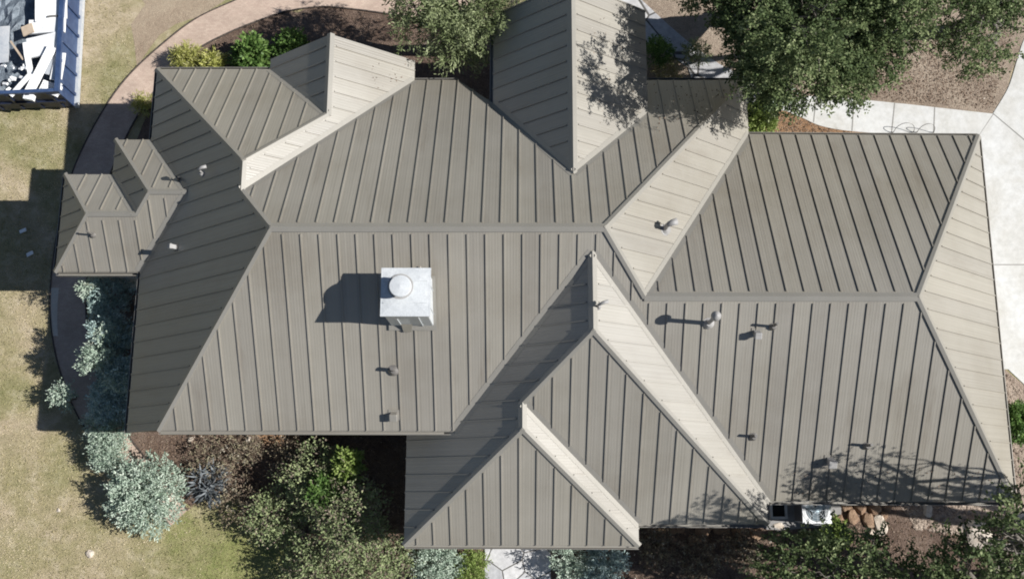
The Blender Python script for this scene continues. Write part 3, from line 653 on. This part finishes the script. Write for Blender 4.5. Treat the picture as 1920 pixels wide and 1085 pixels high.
# ------------------------------------------------------------------ trees
t = tree('tree', 'light green feathery tree behind the house, between the small and the tall rear gables', 'tree', at(865, 95, 0),
     bpx([(805,30,3.3,.95),(850,62,3.5,.9),(893,22,3.8,.9),(848,-30,4,1.2),(785,-15,3.3,.8),(925,-25,3.9,.9),(858,105,3.0,.5),(905,78,3.4,.5),(772,40,2.8,.4)]),
     M_FEATH, 5, dens=38, k=20, sl=.34, ll=.12, lw=.032, droop=.3, shell=.25)
tree('oak_tree', 'huge dark green live oak spreading over the sidewalk and stone patio behind the right wing', 'tree', at(1500, 40, 0),
     bpx([(1452,15,6,1.3),(1560,25,6.6,1.4),(1655,55,6,1.1),(1432,108,5.6,.9),(1480,125,5.4,1.15),(1565,115,5.6,1.05),(1640,105,5.4,.85),(1395,5,5,.85),(1342,-5,4.7,.65),(1300,-40,4.7,.6),
          (1470,-90,5.6,1.3),(1580,-90,7,1.5),(1680,-50,7.4,1.4),(1590,155,4.2,.6),(1450,165,4.4,.6),(1402,72,5.4,.6),(1330,-60,5.2,.6),(1500,60,7.8,1.1),(1420,150,5.2,.55)]),
     M_OAK, 8, th=2.2, tr=.32, dens=56, k=22, sl=.3, ll=.085, lw=.045, shell=.3)
tree('oak_tree', 'smaller thinner live oak in the brown bed beside the driveway, top right corner', 'tree', at(1790, 60, 0),
     bpx([(1790,15,6,1.1),(1850,45,6,.95),(1870,-35,6.5,1.2),(1808,95,4.8,.65),(1845,112,4.8,.45),(1755,-55,6.6,1.1),(1893,5,6,.6)]),
     M_OAK, 13, th=2, tr=.22, dens=30, k=22, sl=.3, ll=.08, lw=.042, shell=.3)
tree('oak_tree', 'leafy green oak at the bottom edge, just below the AC unit', 'tree', at(1590, 1120, 0),
     bpx([(1500,1062,3.8,.8),(1580,1045,4,.8),(1560,1105,4.2,1.1),(1650,1062,4,.8),(1445,1100,3.8,.8),(1715,1095,4.3,.9),(1480,1018,3.4,.35),(1640,1008,4.6,.35),(1540,1010,3.6,.35)]),
     M_OAK, 21, dens=22, k=17, sl=.3, ll=.1, lw=.055, shell=.3, tr=.15)
tree('oak_tree', 'loose green oak in the bottom right corner, overlapping the end of the wing', 'tree', at(1850, 1080, 0),
     bpx([(1800,1068,4.8,.85),(1880,1045,5.4,.85),(1902,985,6,.5),(1912,915,6.2,.32),(1845,1115,5,1.1),(1965,1000,6,1.2),(1775,1012,4,.35),(1868,1000,5.5,.45)])+[(onplane('P1', u, v)+SUNK*4.3, r) for u, v, r in ((1330,958,.34),(1400,945,.36),(1280,970,.2),(1430,968,.3))],
     M_OAK, 34, dens=20, k=16, sl=.3, ll=.1, lw=.055, shell=.3, tr=.17)
sh = [(1612,885,.42),(1665,893,.34),(1540,884,.3),(1755,908,.34),(1810,912,.3),(1640,862,.26),(1510,888,.14)]
tree('oak_tree', 'open branched oak past the right edge, its branch shadows on the right wing', 'tree', at(2230, 1010, 0),
     [(onplane('F', u, v)+SUNK*3.8, r) for u, v, r in sh],
     M_OAK, 55, dens=14, k=9, sl=.34, ll=.09, lw=.045, shell=.2, tr=.2, twigs=7)

# ------------------------------------------------------------------ shrubs
SB = 'silver blue shrubs along the left side'
shrub('shrub', 'big round silver blue bush off the lower left corner of the house', 'shrub', 275, 930, 1.15, .94, M_SILV, 101, n=760, k=14, sl=.22, ll=.085, lw=.034, group=SB, lobes=8, stems=14)
shrub('shrub', 'pale silver bush under the lower left eave corner, beside the path end', 'shrub', 205, 800, .95, .55, M_SILV, 102, n=330, group=SB)
shrub('shrub', 'small silver bush touching the upper left of the big round one', 'shrub', 205, 850, .8, .42, M_SILV, 103, n=260, group=SB)
shrub('shrub', 'small bright silver sprig over the outer edge of the path', 'shrub', 118, 740, 1.3, .26, M_SILV, 104, n=90, group=SB, stems=5)
shrub('shrub', 'bright silver shrub over the inner edge of the path, sunlit in front of darker ones', 'shrub', 180, 668, 3.0, .4, M_SILV, 105, n=210, group=SB)
shrub('shrub', 'silver shrub tip catching the sun above the bright silver shrub', 'shrub', 203, 618, 3.0, .24, M_SILV, 117, n=80, group=SB, stems=5)
shrub('shrub', 'silver shrub tip between the bright silver shrub and the eave', 'shrub', 222, 720, 2.8, .22, M_SILV, 118, n=70, group=SB, stems=5)
for i, (u, v, z, r, lb) in enumerate(((205,560,2.3,.6,'dark blue green shrub just below the small left roof'), (215,625,2.6,.5,'dark teal shrub second below the small left roof, against the wall'),
      (218,700,2.6,.45,'dark teal shrub behind the sunlit silver one, under the left eave'), (200,750,1.9,.5,'dark teal shrub covering the path, above the pale silver bush'))):
    shrub('shrub', lb, 'shrub', u, v, z, r, M_TEAL, 110+i, n=380, group='dark teal shrubs in the shade')
shrub('shrub', 'tiny silver sprig at the bottom edge of the small left roof', 'shrub', 163, 540, 2.9, .13, M_SILV, 116, n=40, stems=4)
shrub('shrub', 'yellow green grassy clump at the rear left corner of the roof, nearer the path', 'shrub', 352, 112, .6, .36, M_YEL, 120, n=200, ll=.14, lw=.02, k=12, up=.9)
shrub('shrub', 'bright yellow clump against the rear left eave', 'shrub', 398, 122, .6, .26, M_YEL, 121, n=140, ll=.12, lw=.04)
shrub('shrub', 'broad leaved bright green shrub by the rear left eave, in the sun', 'shrub', 472, 106, 1.0, .48, M_GRN, 122, n=300, ll=.14, lw=.07, k=9)
shrub('shrub', 'dark green low shrub beside the left slope of the small rear gable', 'shrub', 545, 88, .9, .42, M_GRN, 123, n=230, ll=.11, lw=.055, k=9)
shrub('shrub', 'low green tuft between the pinkish path and the upper left eave', 'shrub', 268, 200, .35, .22, M_YEL, 124, n=80, ll=.1, lw=.02)
shrub('shrub', 'glowing lime green bush at the junction of the two rear roofs', 'shrub', 1424, 222, 1.2, .42, M_LIME, 125, n=360, ll=.1, lw=.05)
shrub('agave_plant', 'pale blue grey spiky plant above the lime green bush', 'plant', 1462, 176, .9, .32, M_SILV, 126, n=60, ll=.26, lw=.035, k=6, sl=.1, lobes=3)
shrub('shrub', 'green and yellow plant on the patio beside the tall rear gable', 'shrub', 1232, 98, .7, .4, M_GRN, 127, n=210)
shrub('shrub', 'grey green plant growing on the stone patio under the oak', 'shrub', 1305, 102, .7, .36, M_FEATH, 128, n=120, lw=.025)
shrub('shrub', 'low straw coloured clump against the eave beside the stone patio', 'shrub', 1250, 138, .3, .34, M_STRAW, 129, n=120)
shrub('shrub', 'green shrub beyond the right eave, below the driveway', 'shrub', 1912, 795, .9, .45, M_GRN, 130, n=320, ll=.09, lw=.045)
TG = 'twiggy bushes in the lower left bed'
for i, (u, v, z, r, n, lb) in enumerate(((590,905,1.6,.95,520,'twiggy brown green bush left of the dark recess'), (655,965,2.5,.95,560,'tall open twiggy bush in the middle of the lower left bed'),
      (700,1045,1.8,.95,560,'twiggy green bush at the lower left corner of the front gable roof'), (605,1065,1.5,.95,520,'twiggy bush at the bottom edge, beside the green lawn'),
      (520,965,1.1,.7,260,'thin twiggy bush at the edge of the green lawn'))):
    shrub('shrub', lb, 'shrub', u, v, z, r, M_TWIG, 140+i, n=n, k=10, sl=.34, ll=.085, lw=.04, group=TG, stems=16, spread=.7)
BG = 'brown dormant shrubs in the lower left mulch'
M_DEAD = leaf_mat('dormant_leaf', [(0, (.09, .065, .045)), (.5, (.2, .155, .115)), (.8, (.26, .24, .15)), (1, (.4, .36, .29))], .9, .08)
for i, (u, v, r, lb) in enumerate(((395,862,.55,'brown dormant shrub nearest the big silver bush'), (460,845,.55,'brown dormant shrub under the eave, left of the sunny bare patch'),
      (545,855,.5,'brown dormant shrub just below the sunny bare patch'), (560,945,.55,'brown dormant shrub in front of the twiggy bushes'), (455,945,.6,'low brown dormant shrub along the shaded lawn edge'))):
    shrub('shrub', lb, 'shrub', u, v, .5, r, M_DEAD, 150+i, n=120, k=10, sl=.3, ll=.08, lw=.03, group=BG, stems=12, spread=.8)
shrub('agave_plant', 'dusky blue grey spiky plant in the middle of the brown shrubs', 'plant', 395, 908, .5, .34, M_DUSK, 158, n=60, ll=.34, lw=.045, k=6, sl=.12, lobes=3)
shrub('shrub', 'bright lime green leafy shrub at the edge of the dark recess', 'shrub', 652, 872, 2.95, .3, M_LIME, 160, n=130, ll=.12, lw=.06)
shrub('shrub', 'medium green leafy shrub below and left of the lime green one', 'shrub', 612, 912, 2.5, .34, M_GRN, 161, n=120, ll=.1, lw=.05)
shrub('shrub', 'silver green bush left of the stone walkway, under the front eave', 'shrub', 815, 1058, 1.0, .62, M_SILV, 162, n=380)
shrub('shrub', 'yellow green shrub hugging the left side of the stone walkway', 'shrub', 882, 1062, .7, .36, M_LIME, 163, n=200)
shrub('shrub', 'dark teal bush right of the stone walkway', 'shrub', 1130, 1062, .9, .6, M_TEAL, 164, n=340)
shrub('shrub', 'pale silver sprig between the walkway and the dark teal bush', 'shrub', 1070, 1055, 1.0, .42, M_SILV, 165, n=150)
for i, (u, v, r, lb) in enumerate(((1235,1030,.45,'dull brown shrub below the notch in the front eaves'), (1310,1050,.5,'dull brown shrub at the bottom edge, right of the front gable'), (1390,1030,.45,'brown shrub below the eave, left of the leafy oak'))):
    shrub('shrub', lb, 'shrub', u, v, .5, r, M_DEAD, 170+i, n=200, k=10, sl=.28, ll=.08, lw=.035, group='brown shrubs under the front right eave', spread=.8)
shrub('shrub', 'bright green leafy shrub touching the lower right corner of the AC unit', 'shrub', 1562, 1000, .8, .3, M_LIME, 175, n=130, ll=.1, lw=.05)

# ------------------------------------------------------------------ grass, litter, gravel: uncountable, one object each
rng = np.random.default_rng(7)
def inside(u, v, poly):
    c = False; j = len(poly)-1
    for i in range(len(poly)):
        if (poly[i][1] > v) != (poly[j][1] > v) and u < (poly[j][0]-poly[i][0])*(v-poly[i][1])/(poly[j][1]-poly[i][1])+poly[i][0]: c = not c
        j = i
    return c
def scatter(n, poly, holes=()):
    us = [p[0] for p in poly]; vs = [p[1] for p in poly]; out = []
    while len(out) < n:
        u = rng.uniform(min(us), max(us)); v = rng.uniform(min(vs), max(vs))
        if inside(u, v, poly) and not any(inside(u, v, h) for h in holes): out.append(at(u, v, 0))
    return np.array([tuple(q) for q in out])
LAWNP = [(-25,-25)]+[p for p in OUT if p[0] < 430]+[(352,955),(395,925),(440,930),(500,950),(552,985),(575,1100),(-25,1100)]
P = scatter(34000, LAWNP, [[(250,-60),(430,-60),(400,15),(300,85),(246,125)]])
d = rng.normal(size=P.shape)*.75+np.array([0, 0, .8]); tn = np.array([.5+.75*noise.noise(Vector(q)*.7)+.4*noise.noise(Vector(q)*2.3) for q in P])+rng.normal(0, .2, len(P))
gr = leaves('grass', P, d, rng.uniform(.03, .075, len(P)), rng.uniform(.008, .02, len(P)), tn, M_STRAW, None, rng); tag(gr, 'short dry lawn grass', 'grass', kind='stuff')
P = np.concatenate([scatter(9000, [(250,815),(760,815),(760,1020),(900,1020),(900,1100),(600,1100),(552,985),(440,930),(352,955)]), scatter(3600, [(270,200),(330,110),(430,50),(600,20),(930,50),(930,200),(300,240)]),
     scatter(5200, [(1040,1000),(1440,985),(1900,960),(1900,1100),(1040,1100)]), scatter(5200, [(1400,215),(1560,60),(1900,60),(1862,205),(1650,185),(1500,178)]), scatter(700, [(1440,210),(1500,225),(1600,250),(1440,260)])])
P[:, 2] += .015
d = rng.normal(size=P.shape); d[:, 2] = np.abs(d[:, 2])*.3
RP = []
for pl, poly, k_ in (('KR', [(1110,30),(1205,30),(1205,190),(1110,240)], 60), ('W', [(1225,160),(1385,160),(1300,230),(1225,260)], 110), ('F', [(1500,860),(1870,880),(1870,925),(1460,925)], 90), ('BR', [(690,110),(770,115),(770,145),(700,170)], 30)):
    for q in scatter(k_, poly):
        d_ = (q-np.array(CAM_POS)); uvz = CR.transposed() @ Vector(d_); u_ = 960+FPX*uvz.x/-uvz.z; v_ = 542.5-FPX*uvz.y/-uvz.z
        RP.append(tuple(onplane('M' if pl == 'W' else pl, u_, v_)+Vector((0,0,.01))))
RP = np.array(RP); dr = rng.normal(size=RP.shape); dr[:, 2] *= .2
rl = leaves('roof_litter', RP, dr, rng.uniform(.03, .07, len(RP)), rng.uniform(.02, .035, len(RP)), rng.normal(.45, .2, len(RP)), M_LITT, None, rng); tag(rl, 'dead leaves dropped on the roof', 'leaf litter', kind='stuff')
li = leaves('leaf_litter', P, d, rng.uniform(.03, .08, len(P)), rng.uniform(.015, .035, len(P)), rng.normal(.42, .18, len(P)), M_LITT, None, rng); tag(li, 'fallen leaves and bark chips', 'leaf litter', kind='stuff')
def pebbles(P, smin, smax, m):
    ico = bmesh.new(); bmesh.ops.create_icosphere(ico, subdivisions=1, radius=1); bv = np.array([tuple(v.co) for v in ico.verts]); bf = [[v.index for v in f.verts] for f in ico.faces]; ico.free()
    mb = MB()
    for q in P:
        s_ = rng.uniform(smin, smax)*np.array([rng.uniform(.7, 1.3), rng.uniform(.7, 1.3), rng.uniform(.4, .7)]); mb.add((bv+rng.normal(0, .1, bv.shape))*s_+q+np.array([0, 0, s_[2]*.4]), bf)
    return mb
pb = pebbles(np.concatenate([scatter(800, [(1690,935),(1860,932),(1850,975),(1800,1000),(1715,990)]), scatter(260, [(1888,700),(1925,735),(1925,900),(1895,920)])]), .025, .07, None).build('gravel', [M_GRAV])
tag(pb, 'beige and pink river gravel', 'gravel', kind='stuff')

# ------------------------------------------------------------------ rocks
M_RB = mottled('brown_rock', [(.17, .1, .06), (.3, .19, .12), (.42, .3, .2)], 3, 11, .9, .8, .04, 40, .3)
M_RP = mottled('pale_rock', [(.45, .36, .28), (.58, .5, .41), (.7, .64, .55)], 3, 11, .9, .6, .04, 40, .2)
def rock(u, v, r, m, label, seed, group=None, name='rock'):
    rg = random.Random(seed); bm = bmesh.new(); bmesh.ops.create_icosphere(bm, subdivisions=3, radius=1); sx, sy, sz = r*rg.uniform(.85, 1.25), r*rg.uniform(.7, 1.05), r*rg.uniform(.45, .65)
    cuts = [(Vector((rg.gauss(0,1), rg.gauss(0,1), rg.gauss(0,.8))).normalized(), rg.uniform(.55, .85)) for _ in range(11)]
    for q in bm.verts:
        p = q.co.copy()
        for cn, cdst in cuts:
            if p.dot(cn) > cdst: p -= cn*(p.dot(cn)-cdst)
        f = 1.15+.22*noise.noise(p*1.3+Vector((seed, 0, 0)))+.12*noise.noise(p*3.5+Vector((0, seed, 0)))
        q.co = Vector((p.x*sx*f, p.y*sy*f, p.z*sz*f)); 
        if q.co.z > sz*.75: q.co.z = sz*.75+(q.co.z-sz*.75)*.3
    me = bpy.data.meshes.new(name); bm.to_mesh(me); bm.free(); me.materials.append(m); o = put(bpy.data.objects.new(name, me)); c = at(u, v, sz*.4)
    o.location = (c.x, c.y, sz*.3); o.rotation_euler = (0, 0, rg.uniform(0, 6)); return tag(o, label, 'rock', group)
G1_ = 'brown rocks right of the AC unit'; k = 0
for u, v, r in ((1585,948,.2),(1612,944,.24),(1640,950,.2),(1600,968,.22),(1628,975,.2),(1655,968,.17),(1572,972,.17),(1668,945,.16)):
    k += 1; rock(u, v, r, M_RB, 'rough brown rock heaped between the AC unit and the gravel', 200+k, G1_)
for u, v, r in ((1238,1000,.22),(1268,990,.2),(1318,992,.26),(1352,990,.2),(1385,996,.2),(1300,1012,.18),(1420,1000,.17)):
    k += 1; rock(u, v, r, M_RB, 'brown rock bordering the bed along the front right eave', 200+k, 'brown rocks edging the bed')
for u, v, r, lb in ((1650,985,.22,'pale cream rock just below the heap of brown rocks'), (1738,952,.18,'cream rock at the left end of the gravel'), (1633,1003,.16,'small cream rock under the leafy oak'),
      (1838,1002,.4,'large flat pinkish rock below the gravel'), (1808,990,.14,'small pale rock against the large pinkish one'), (1905,962,.24,'pale rock at the right edge behind the oak leaves'), (1785,938,.15,'white rock at the eave, middle of the gravel, nearer the corner'), (1772,940,.12,'small white rock at the eave, middle of the gravel'),
      (464,822,.12,'small white rock under the left front eave'), (358,823,.09,'tiny pale rock under the front eave above the big silver bush'), (168,1037,.1,'white stone lying on the lawn near the bottom left'), (110,956,.06,'tiny white stone on the lawn left of the big silver bush'), (1458,985,.14,'pale rock at the corner of the concrete pad')):
    k += 1; rock(u, v, r, M_RP, lb, 200+k)

# ------------------------------------------------------------------ roll-off dumpster full of white building scrap
M_BLUE = mottled('blue_paint', [(.018, .035, .09), (.028, .055, .13), (.06, .095, .18)], 1.2, 7, .5, .2, .01, 30, .15)
M_RAIL = mottled('worn_rail', [(.3, .33, .37), (.42, .44, .46), (.52, .52, .52)], 2, 9, .6, .2, .01, 30, .1)
M_SCRAP = mottled('white_scrap', [(.72, .72, .71), (.8, .8, .79), (.86, .86, .85)], 1.5, 8, .7, .3, .01, 30, .1)
M_TARP = mottled('grey_tarp', [(.1, .12, .14), (.16, .19, .22), (.26, .3, .34)], 1.3, 5, .45, .8, .05, 14, .2)
M_CARD = mottled('tan_board', [(.4, .31, .22), (.5, .4, .3), (.58, .48, .38)], 2, 7, .85, .2, .01, 30, .1)
ca = at(146, 204, 0); cb = at(157, -5, 0); ydir = (cb-ca).normalized(); xdir = Vector((ydir.y, -ydir.x, 0)); DW, DL, DH = 2.45, 6.6, 1.25
dz = math.atan2(ydir.y, ydir.x)-math.pi/2
dump = empty('dumpster', ca-xdir*DW/2, 'blue open top dumpster heaped with white scrap on the lawn, top left corner', 'dumpster', rz=dz)
def dpart(name, boxes, m):
    mb = MB()
    for c, d_ in boxes: mb.box(c, d_)
    return mb.build(name, [m], dump)
dpart('floor', [((0, DL/2, .2), (DW-.1, DL-.1, .08))], M_BLUE)
dpart('side_wall', [((DW/2-.04, DL/2, DH/2+.1), (.05, DL, DH-.15))]+[((DW/2-.0, .35+i*.62, DH/2+.08), (.07, .09, DH-.22)) for i in range(10)], M_BLUE)
dpart('side_wall', [((-DW/2+.04, DL/2, DH/2+.1), (.05, DL, DH-.15))]+[((-DW/2, .35+i*.62, DH/2+.08), (.07, .09, DH-.22)) for i in range(10)], M_BLUE)
dpart('tailgate', [((0, .03, DH/2+.08), (DW-.14, .05, DH-.2))]+[((x, -.01, DH/2+.08), (.09, .05, DH-.25)) for x in (-.9, -.3, .3, .9)]+[((0, -.015, .62), (DW-.2, .06, .1))], mat('shaded_blue', (.012, .018, .04), .5))  # tailgate's shade put into a darker blue than the side walls
dpart('top_rail', [((DW/2-.03, DL/2, DH+.03), (.13, DL+.05, .1)), ((-DW/2+.03, DL/2, DH+.03), (.13, DL+.05, .1)), ((0, .03, DH+.022), (DW-.19, .1, .09))], M_BLUE)
dpart('bottom_rail', [((DW/2+.015, DL/2, .14), (.12, DL, .16)), ((-DW/2-.015, DL/2, .14), (.12, DL, .16))], M_RAIL)
for x in (-.8, .8):
    mb = MB(); mb.tube([(x-.08, .12, .1), (x+.08, .12, .1)], .1, 14); mb.build('wheel', [M_PIPE], dump)
# the load
DV = 'scrap in the dumpster'
heap = MB(); nx, ny = 14, 34; hv = []
for j_ in range(ny+1):
    for i_ in range(nx+1):
        x = -DW/2+.09+(DW-.18)*i_/nx; y = .09+(DL-.2)*j_/ny; hv.append((x, y, .72+.22*noise.noise(Vector((x*1.6, y*1.6, 2)))+.12*noise.noise(Vector((x*5, y*5, 5)))))
hp = meshobj('tarp', hv, [(j_*(nx+1)+i_, j_*(nx+1)+i_+1, (j_+1)*(nx+1)+i_+1, (j_+1)*(nx+1)+i_) for j_ in range(ny) for i_ in range(nx)], M_TARP, None, smooth=False)
hp.location = dump.location; hp.rotation_euler = dump.rotation_euler; tag(hp, 'crumpled blue grey tarp covering the load under the white scrap in the dumpster', 'tarp')
def board(name, label, a, b, wd, th, m, za=1.05, zb=1.15, cat='board', roll=0, group=None):
    A = at(*a, za); B = at(*b, zb); d = (B-A); L_ = d.length; d.normalize(); sd = d.cross(Vector((0,0,1))).normalized(); up = sd.cross(d)
    R_ = Matrix((d, sd, up)).transposed() @ Matrix.Rotation(roll, 3, 'X'); bm = bmesh.new(); bmesh.ops.create_cube(bm, size=1)
    for q in bm.verts: q.co = Vector((q.co.x*L_, q.co.y*wd, q.co.z*th))
    bmesh.ops.subdivide_edges(bm, edges=bm.edges[:], cuts=3, use_grid_fill=True)
    sdv = random.random()*50
    for q in bm.verts: q.co.z += .03*noise.noise(Vector((q.co.x*1.5, q.co.y*2, sdv)))*min(1, L_); q.co.y += .02*noise.noise(Vector((q.co.x*4, q.co.y*2, sdv)))
    me = bpy.data.meshes.new(name); bm.to_mesh(me); bm.free(); me.materials.append(m); o = put(bpy.data.objects.new(name, me))
    o.matrix_world = Matrix.Translation((A+B)/2) @ R_.to_4x4(); return tag(o, label, cat, group)
random.seed(5)
board('foam_sheet', 'largest white sheet at the top of the dumpster load', (96,-40), (96,38), .92, .05, M_SCRAP, 1.15, 1.2, 'sheet')
board('foam_sheet', 'wide white slab across the load, just below the largest sheet', (55,52), (122,48), .42, .08, M_SCRAP, 1.1, 1.2, 'sheet')
board('foam_sheet', 'broad white slab in the middle of the dumpster load', (52,92), (112,78), .62, .06, M_SCRAP, 1.1, 1.22, 'sheet')
board('trim_board', 'long white board slanting down to the lower left of the load', (20,180), (58,138), .13, .05, M_SCRAP, 1.2, 1.24)
board('trim_board', 'long white plank running down the middle of the load', (55,172), (98,88), .26, .05, M_SCRAP, 1.16, 1.3)
board('trim_board', 'second white plank crossing under the long one, steeper', (62,168), (48,80), .16, .05, M_SCRAP, 1.06, 1.16)
board('trim_board', 'narrow white board against the right side of the load', (98,150), (114,78), .12, .05, M_SCRAP, 1.16, 1.26)
board('trim_board', 'shorter narrow white board beside the right rail', (110,168), (120,100), .1, .04, M_SCRAP, 1.12, 1.2)
board('foam_sheet', 'white slab lying flat at the lower right corner of the load', (78,160), (112,172), .34, .06, M_SCRAP, 1.04, 1.06, 'sheet')
board('foam_block', 'white block at the bottom of the load by the tailgate', (46,182), (64,184), .16, .14, M_SCRAP, 1.1, 1.1, 'block')
board('dark_slot', 'dark strip standing in for a slot in the largest white sheet', (88,32), (116,29), .045, .03, M_PIPE, 1.24, 1.25)  # added dark strip stands in for a dark slot in the sheet
board('cardboard', 'tan cardboard piece on the left edge of the white scrap', (42,60), (62,52), .3, .04, M_CARD, 1.14, 1.18, 'cardboard')
board('lumber', 'weathered grey stick lying on the tarp left of the white scrap', (20,78), (44,112), .05, .05, M_CARD, 1.0, 1.08)
board('grey_panel', 'light grey panel showing between the white boards', (88,140), (104,92), .16, .03, M_RAIL, 1.12, 1.2, 'panel')
board('blue_panel', 'pale blue panel at the left edge of the load', (6,118), (8,50), .3, .03, M_RAIL, .98, 1.0, 'panel')
rs = random.Random(9)
for q in range(26):
    u, v = (rs.uniform(2, 48), rs.uniform(118, 188)) if q < 16 else (rs.uniform(50, 118), rs.uniform(150, 186))
    s_ = rs.uniform(.05, .14); a_ = rs.uniform(0, 3.1)
    board('scrap_chunk', 'small broken chunk of white scrap at the lower end of the dumpster load', (u, v), (u+math.cos(a_)*s_*80, v+math.sin(a_)*s_*80), s_*.7, s_*.5, M_SCRAP, 1.03+rs.random()*.08, 1.05+rs.random()*.08, 'scrap', rs.uniform(-.5, .5), 'small white scrap chunks')
for u, v, lb in ((43,433,'white scrap lying in the house shadow on the lawn, the upper larger one'), (56,476,'smaller white scrap in the house shadow on the lawn')):
    o = board('scrap_chunk', lb, (u-6, v+2), (u+6, v-3), .1, .02, M_SCRAP, .05, .06, 'scrap')

# ------------------------------------------------------------------ air conditioner on its pad, utility pit, wire hoops
pd = px([(1436,900),(1576,900),(1576,985),(1500,990),(1484,992),(1436,992)])
sheet('concrete_pad', pd, .06, M_PAD, th=.08)
def ac():
    H_ = .95; a = at(1503, 932, H_); b = at(1560, 981, H_); wx = b.x-a.x; wy = a.y-b.y; c = Vector(((a.x+b.x)/2, (a.y+b.y)/2, 0))
    root = empty('air_conditioner', c, 'square white outdoor air conditioner with a round fan grille, by the front right eave', 'air conditioner')
    mb = MB(); mb.box((0, 0, .42), (wx-.06, wy-.06, .7))
    for i in range(14):
        z = .14+i*.055
        for s_ in (-1, 1): mb.box((0, s_*(wy/2-.022), z), (wx-.1, .02, .012), m=1); mb.box((s_*(wx/2-.022), 0, z), (.02, wy-.1, .012), m=1)
    mb.build('body', [M_GALV, M_PIPE], root)
    # top frame with a round opening
    n = 48; vs = []; fs = []
    for k_ in range(n):
        t_ = 2*math.pi*k_/n; cx, cy = math.cos(t_), math.sin(t_); m_ = max(abs(cx), abs(cy)); vs += [(cx/m_*wx/2, cy/m_*wy/2, H_), (cx*wy*.43, cy*wy*.43, H_), (cx*wy*.43, cy*wy*.43, H_-.1), (cx/m_*wx/2, cy/m_*wy/2, H_-.05)]
    for k_ in range(n):
        p, q = k_*4, ((k_+1) % n)*4; fs += [(p, q, q+1, p+1), (p+1, q+1, q+2, p+2), (p+3, q+3, q, p)]
    meshobj('top_panel', vs, fs, M_WHITE, root)
    mb = MB(); mb.lathe([(wy*.42, .0), (.01, .0)], (0, 0, H_-.14), 32); mb.build('fan_well', [mat('well', (.1, .13, .15), .6)], root)
    mb = MB()
    for k_ in range(3):
        t_ = k_*2.094+.5; R_ = Matrix.Rotation(t_, 3, 'Z') @ Matrix.Rotation(.35, 3, 'X'); mb.box(R_ @ Vector((.17, 0, 0))+Vector((0, 0, H_-.09)), (.26, .17, .012), R_)
    mb.lathe([(.075, 0), (.07, .04), (.01, .05)], (0, 0, H_-.1), 16); mb.build('fan', [mat('fan_blue', (.3, .38, .43), .4, .3)], root)
    mb = MB()
    for r_ in (.08, .14, .2, .26, .32, .37): mb.tube([(r_*math.cos(2*math.pi*i/32), r_*math.sin(2*math.pi*i/32), H_+.012+.03*(1-r_/.37)) for i in range(33)], .004, 5, False)
    for k_ in range(8): t_ = math.pi*k_/4; mb.tube([(.04*math.cos(t_), .04*math.sin(t_), H_+.042), (.37*math.cos(t_), .37*math.sin(t_), H_+.012)], .005, 5, False)
    mb.build('grille', [M_GALV], root)
ac()
c = at(1459, 957, .08); r_ = empty('utility_pit', (c.x, c.y, .06), 'small black square pit in the pale pad left of the AC unit', 'utility pit')
mb = MB()
for dx, dy, lx, ly in ((0, .18, .46, .06), (0, -.18, .46, .06), (.2, 0, .06, .3), (-.2, 0, .06, .3)): mb.box((dx, dy, .05), (lx, ly, .1))
mb.build('rim', [M_CONC], r_); mb = MB(); mb.box((0, 0, .02), (.34, .3, .03)); mb.build('pit', [M_DARK], r_)
for i, (u, r) in enumerate(((1692, .24), (1733, .2))):
    q = at(u, 249, .0); rt = MB(); rt.tube([Vector((math.cos(t_)*r*1.2, math.sin(t_)*r*.62, .12+math.sin(t_)*.28)) for t_ in [math.pi*j_/16 for j_ in range(17)]], .009, 6)
    for s_ in (-1, 1): rt.tube([(s_*r*1.2, 0, -.05), (s_*r*1.2, 0, .12)], .014, 6)
    o = rt.build('wire_hoop', [M_PIPE]); o.location = (q.x, q.y, 0); tag(o, ['thin dark wire hoop at the sidewalk edge behind the right wing, left one', 'thin dark wire hoop at the sidewalk edge behind the right wing, right one'][i], 'hoop', 'wire hoops by the sidewalk')
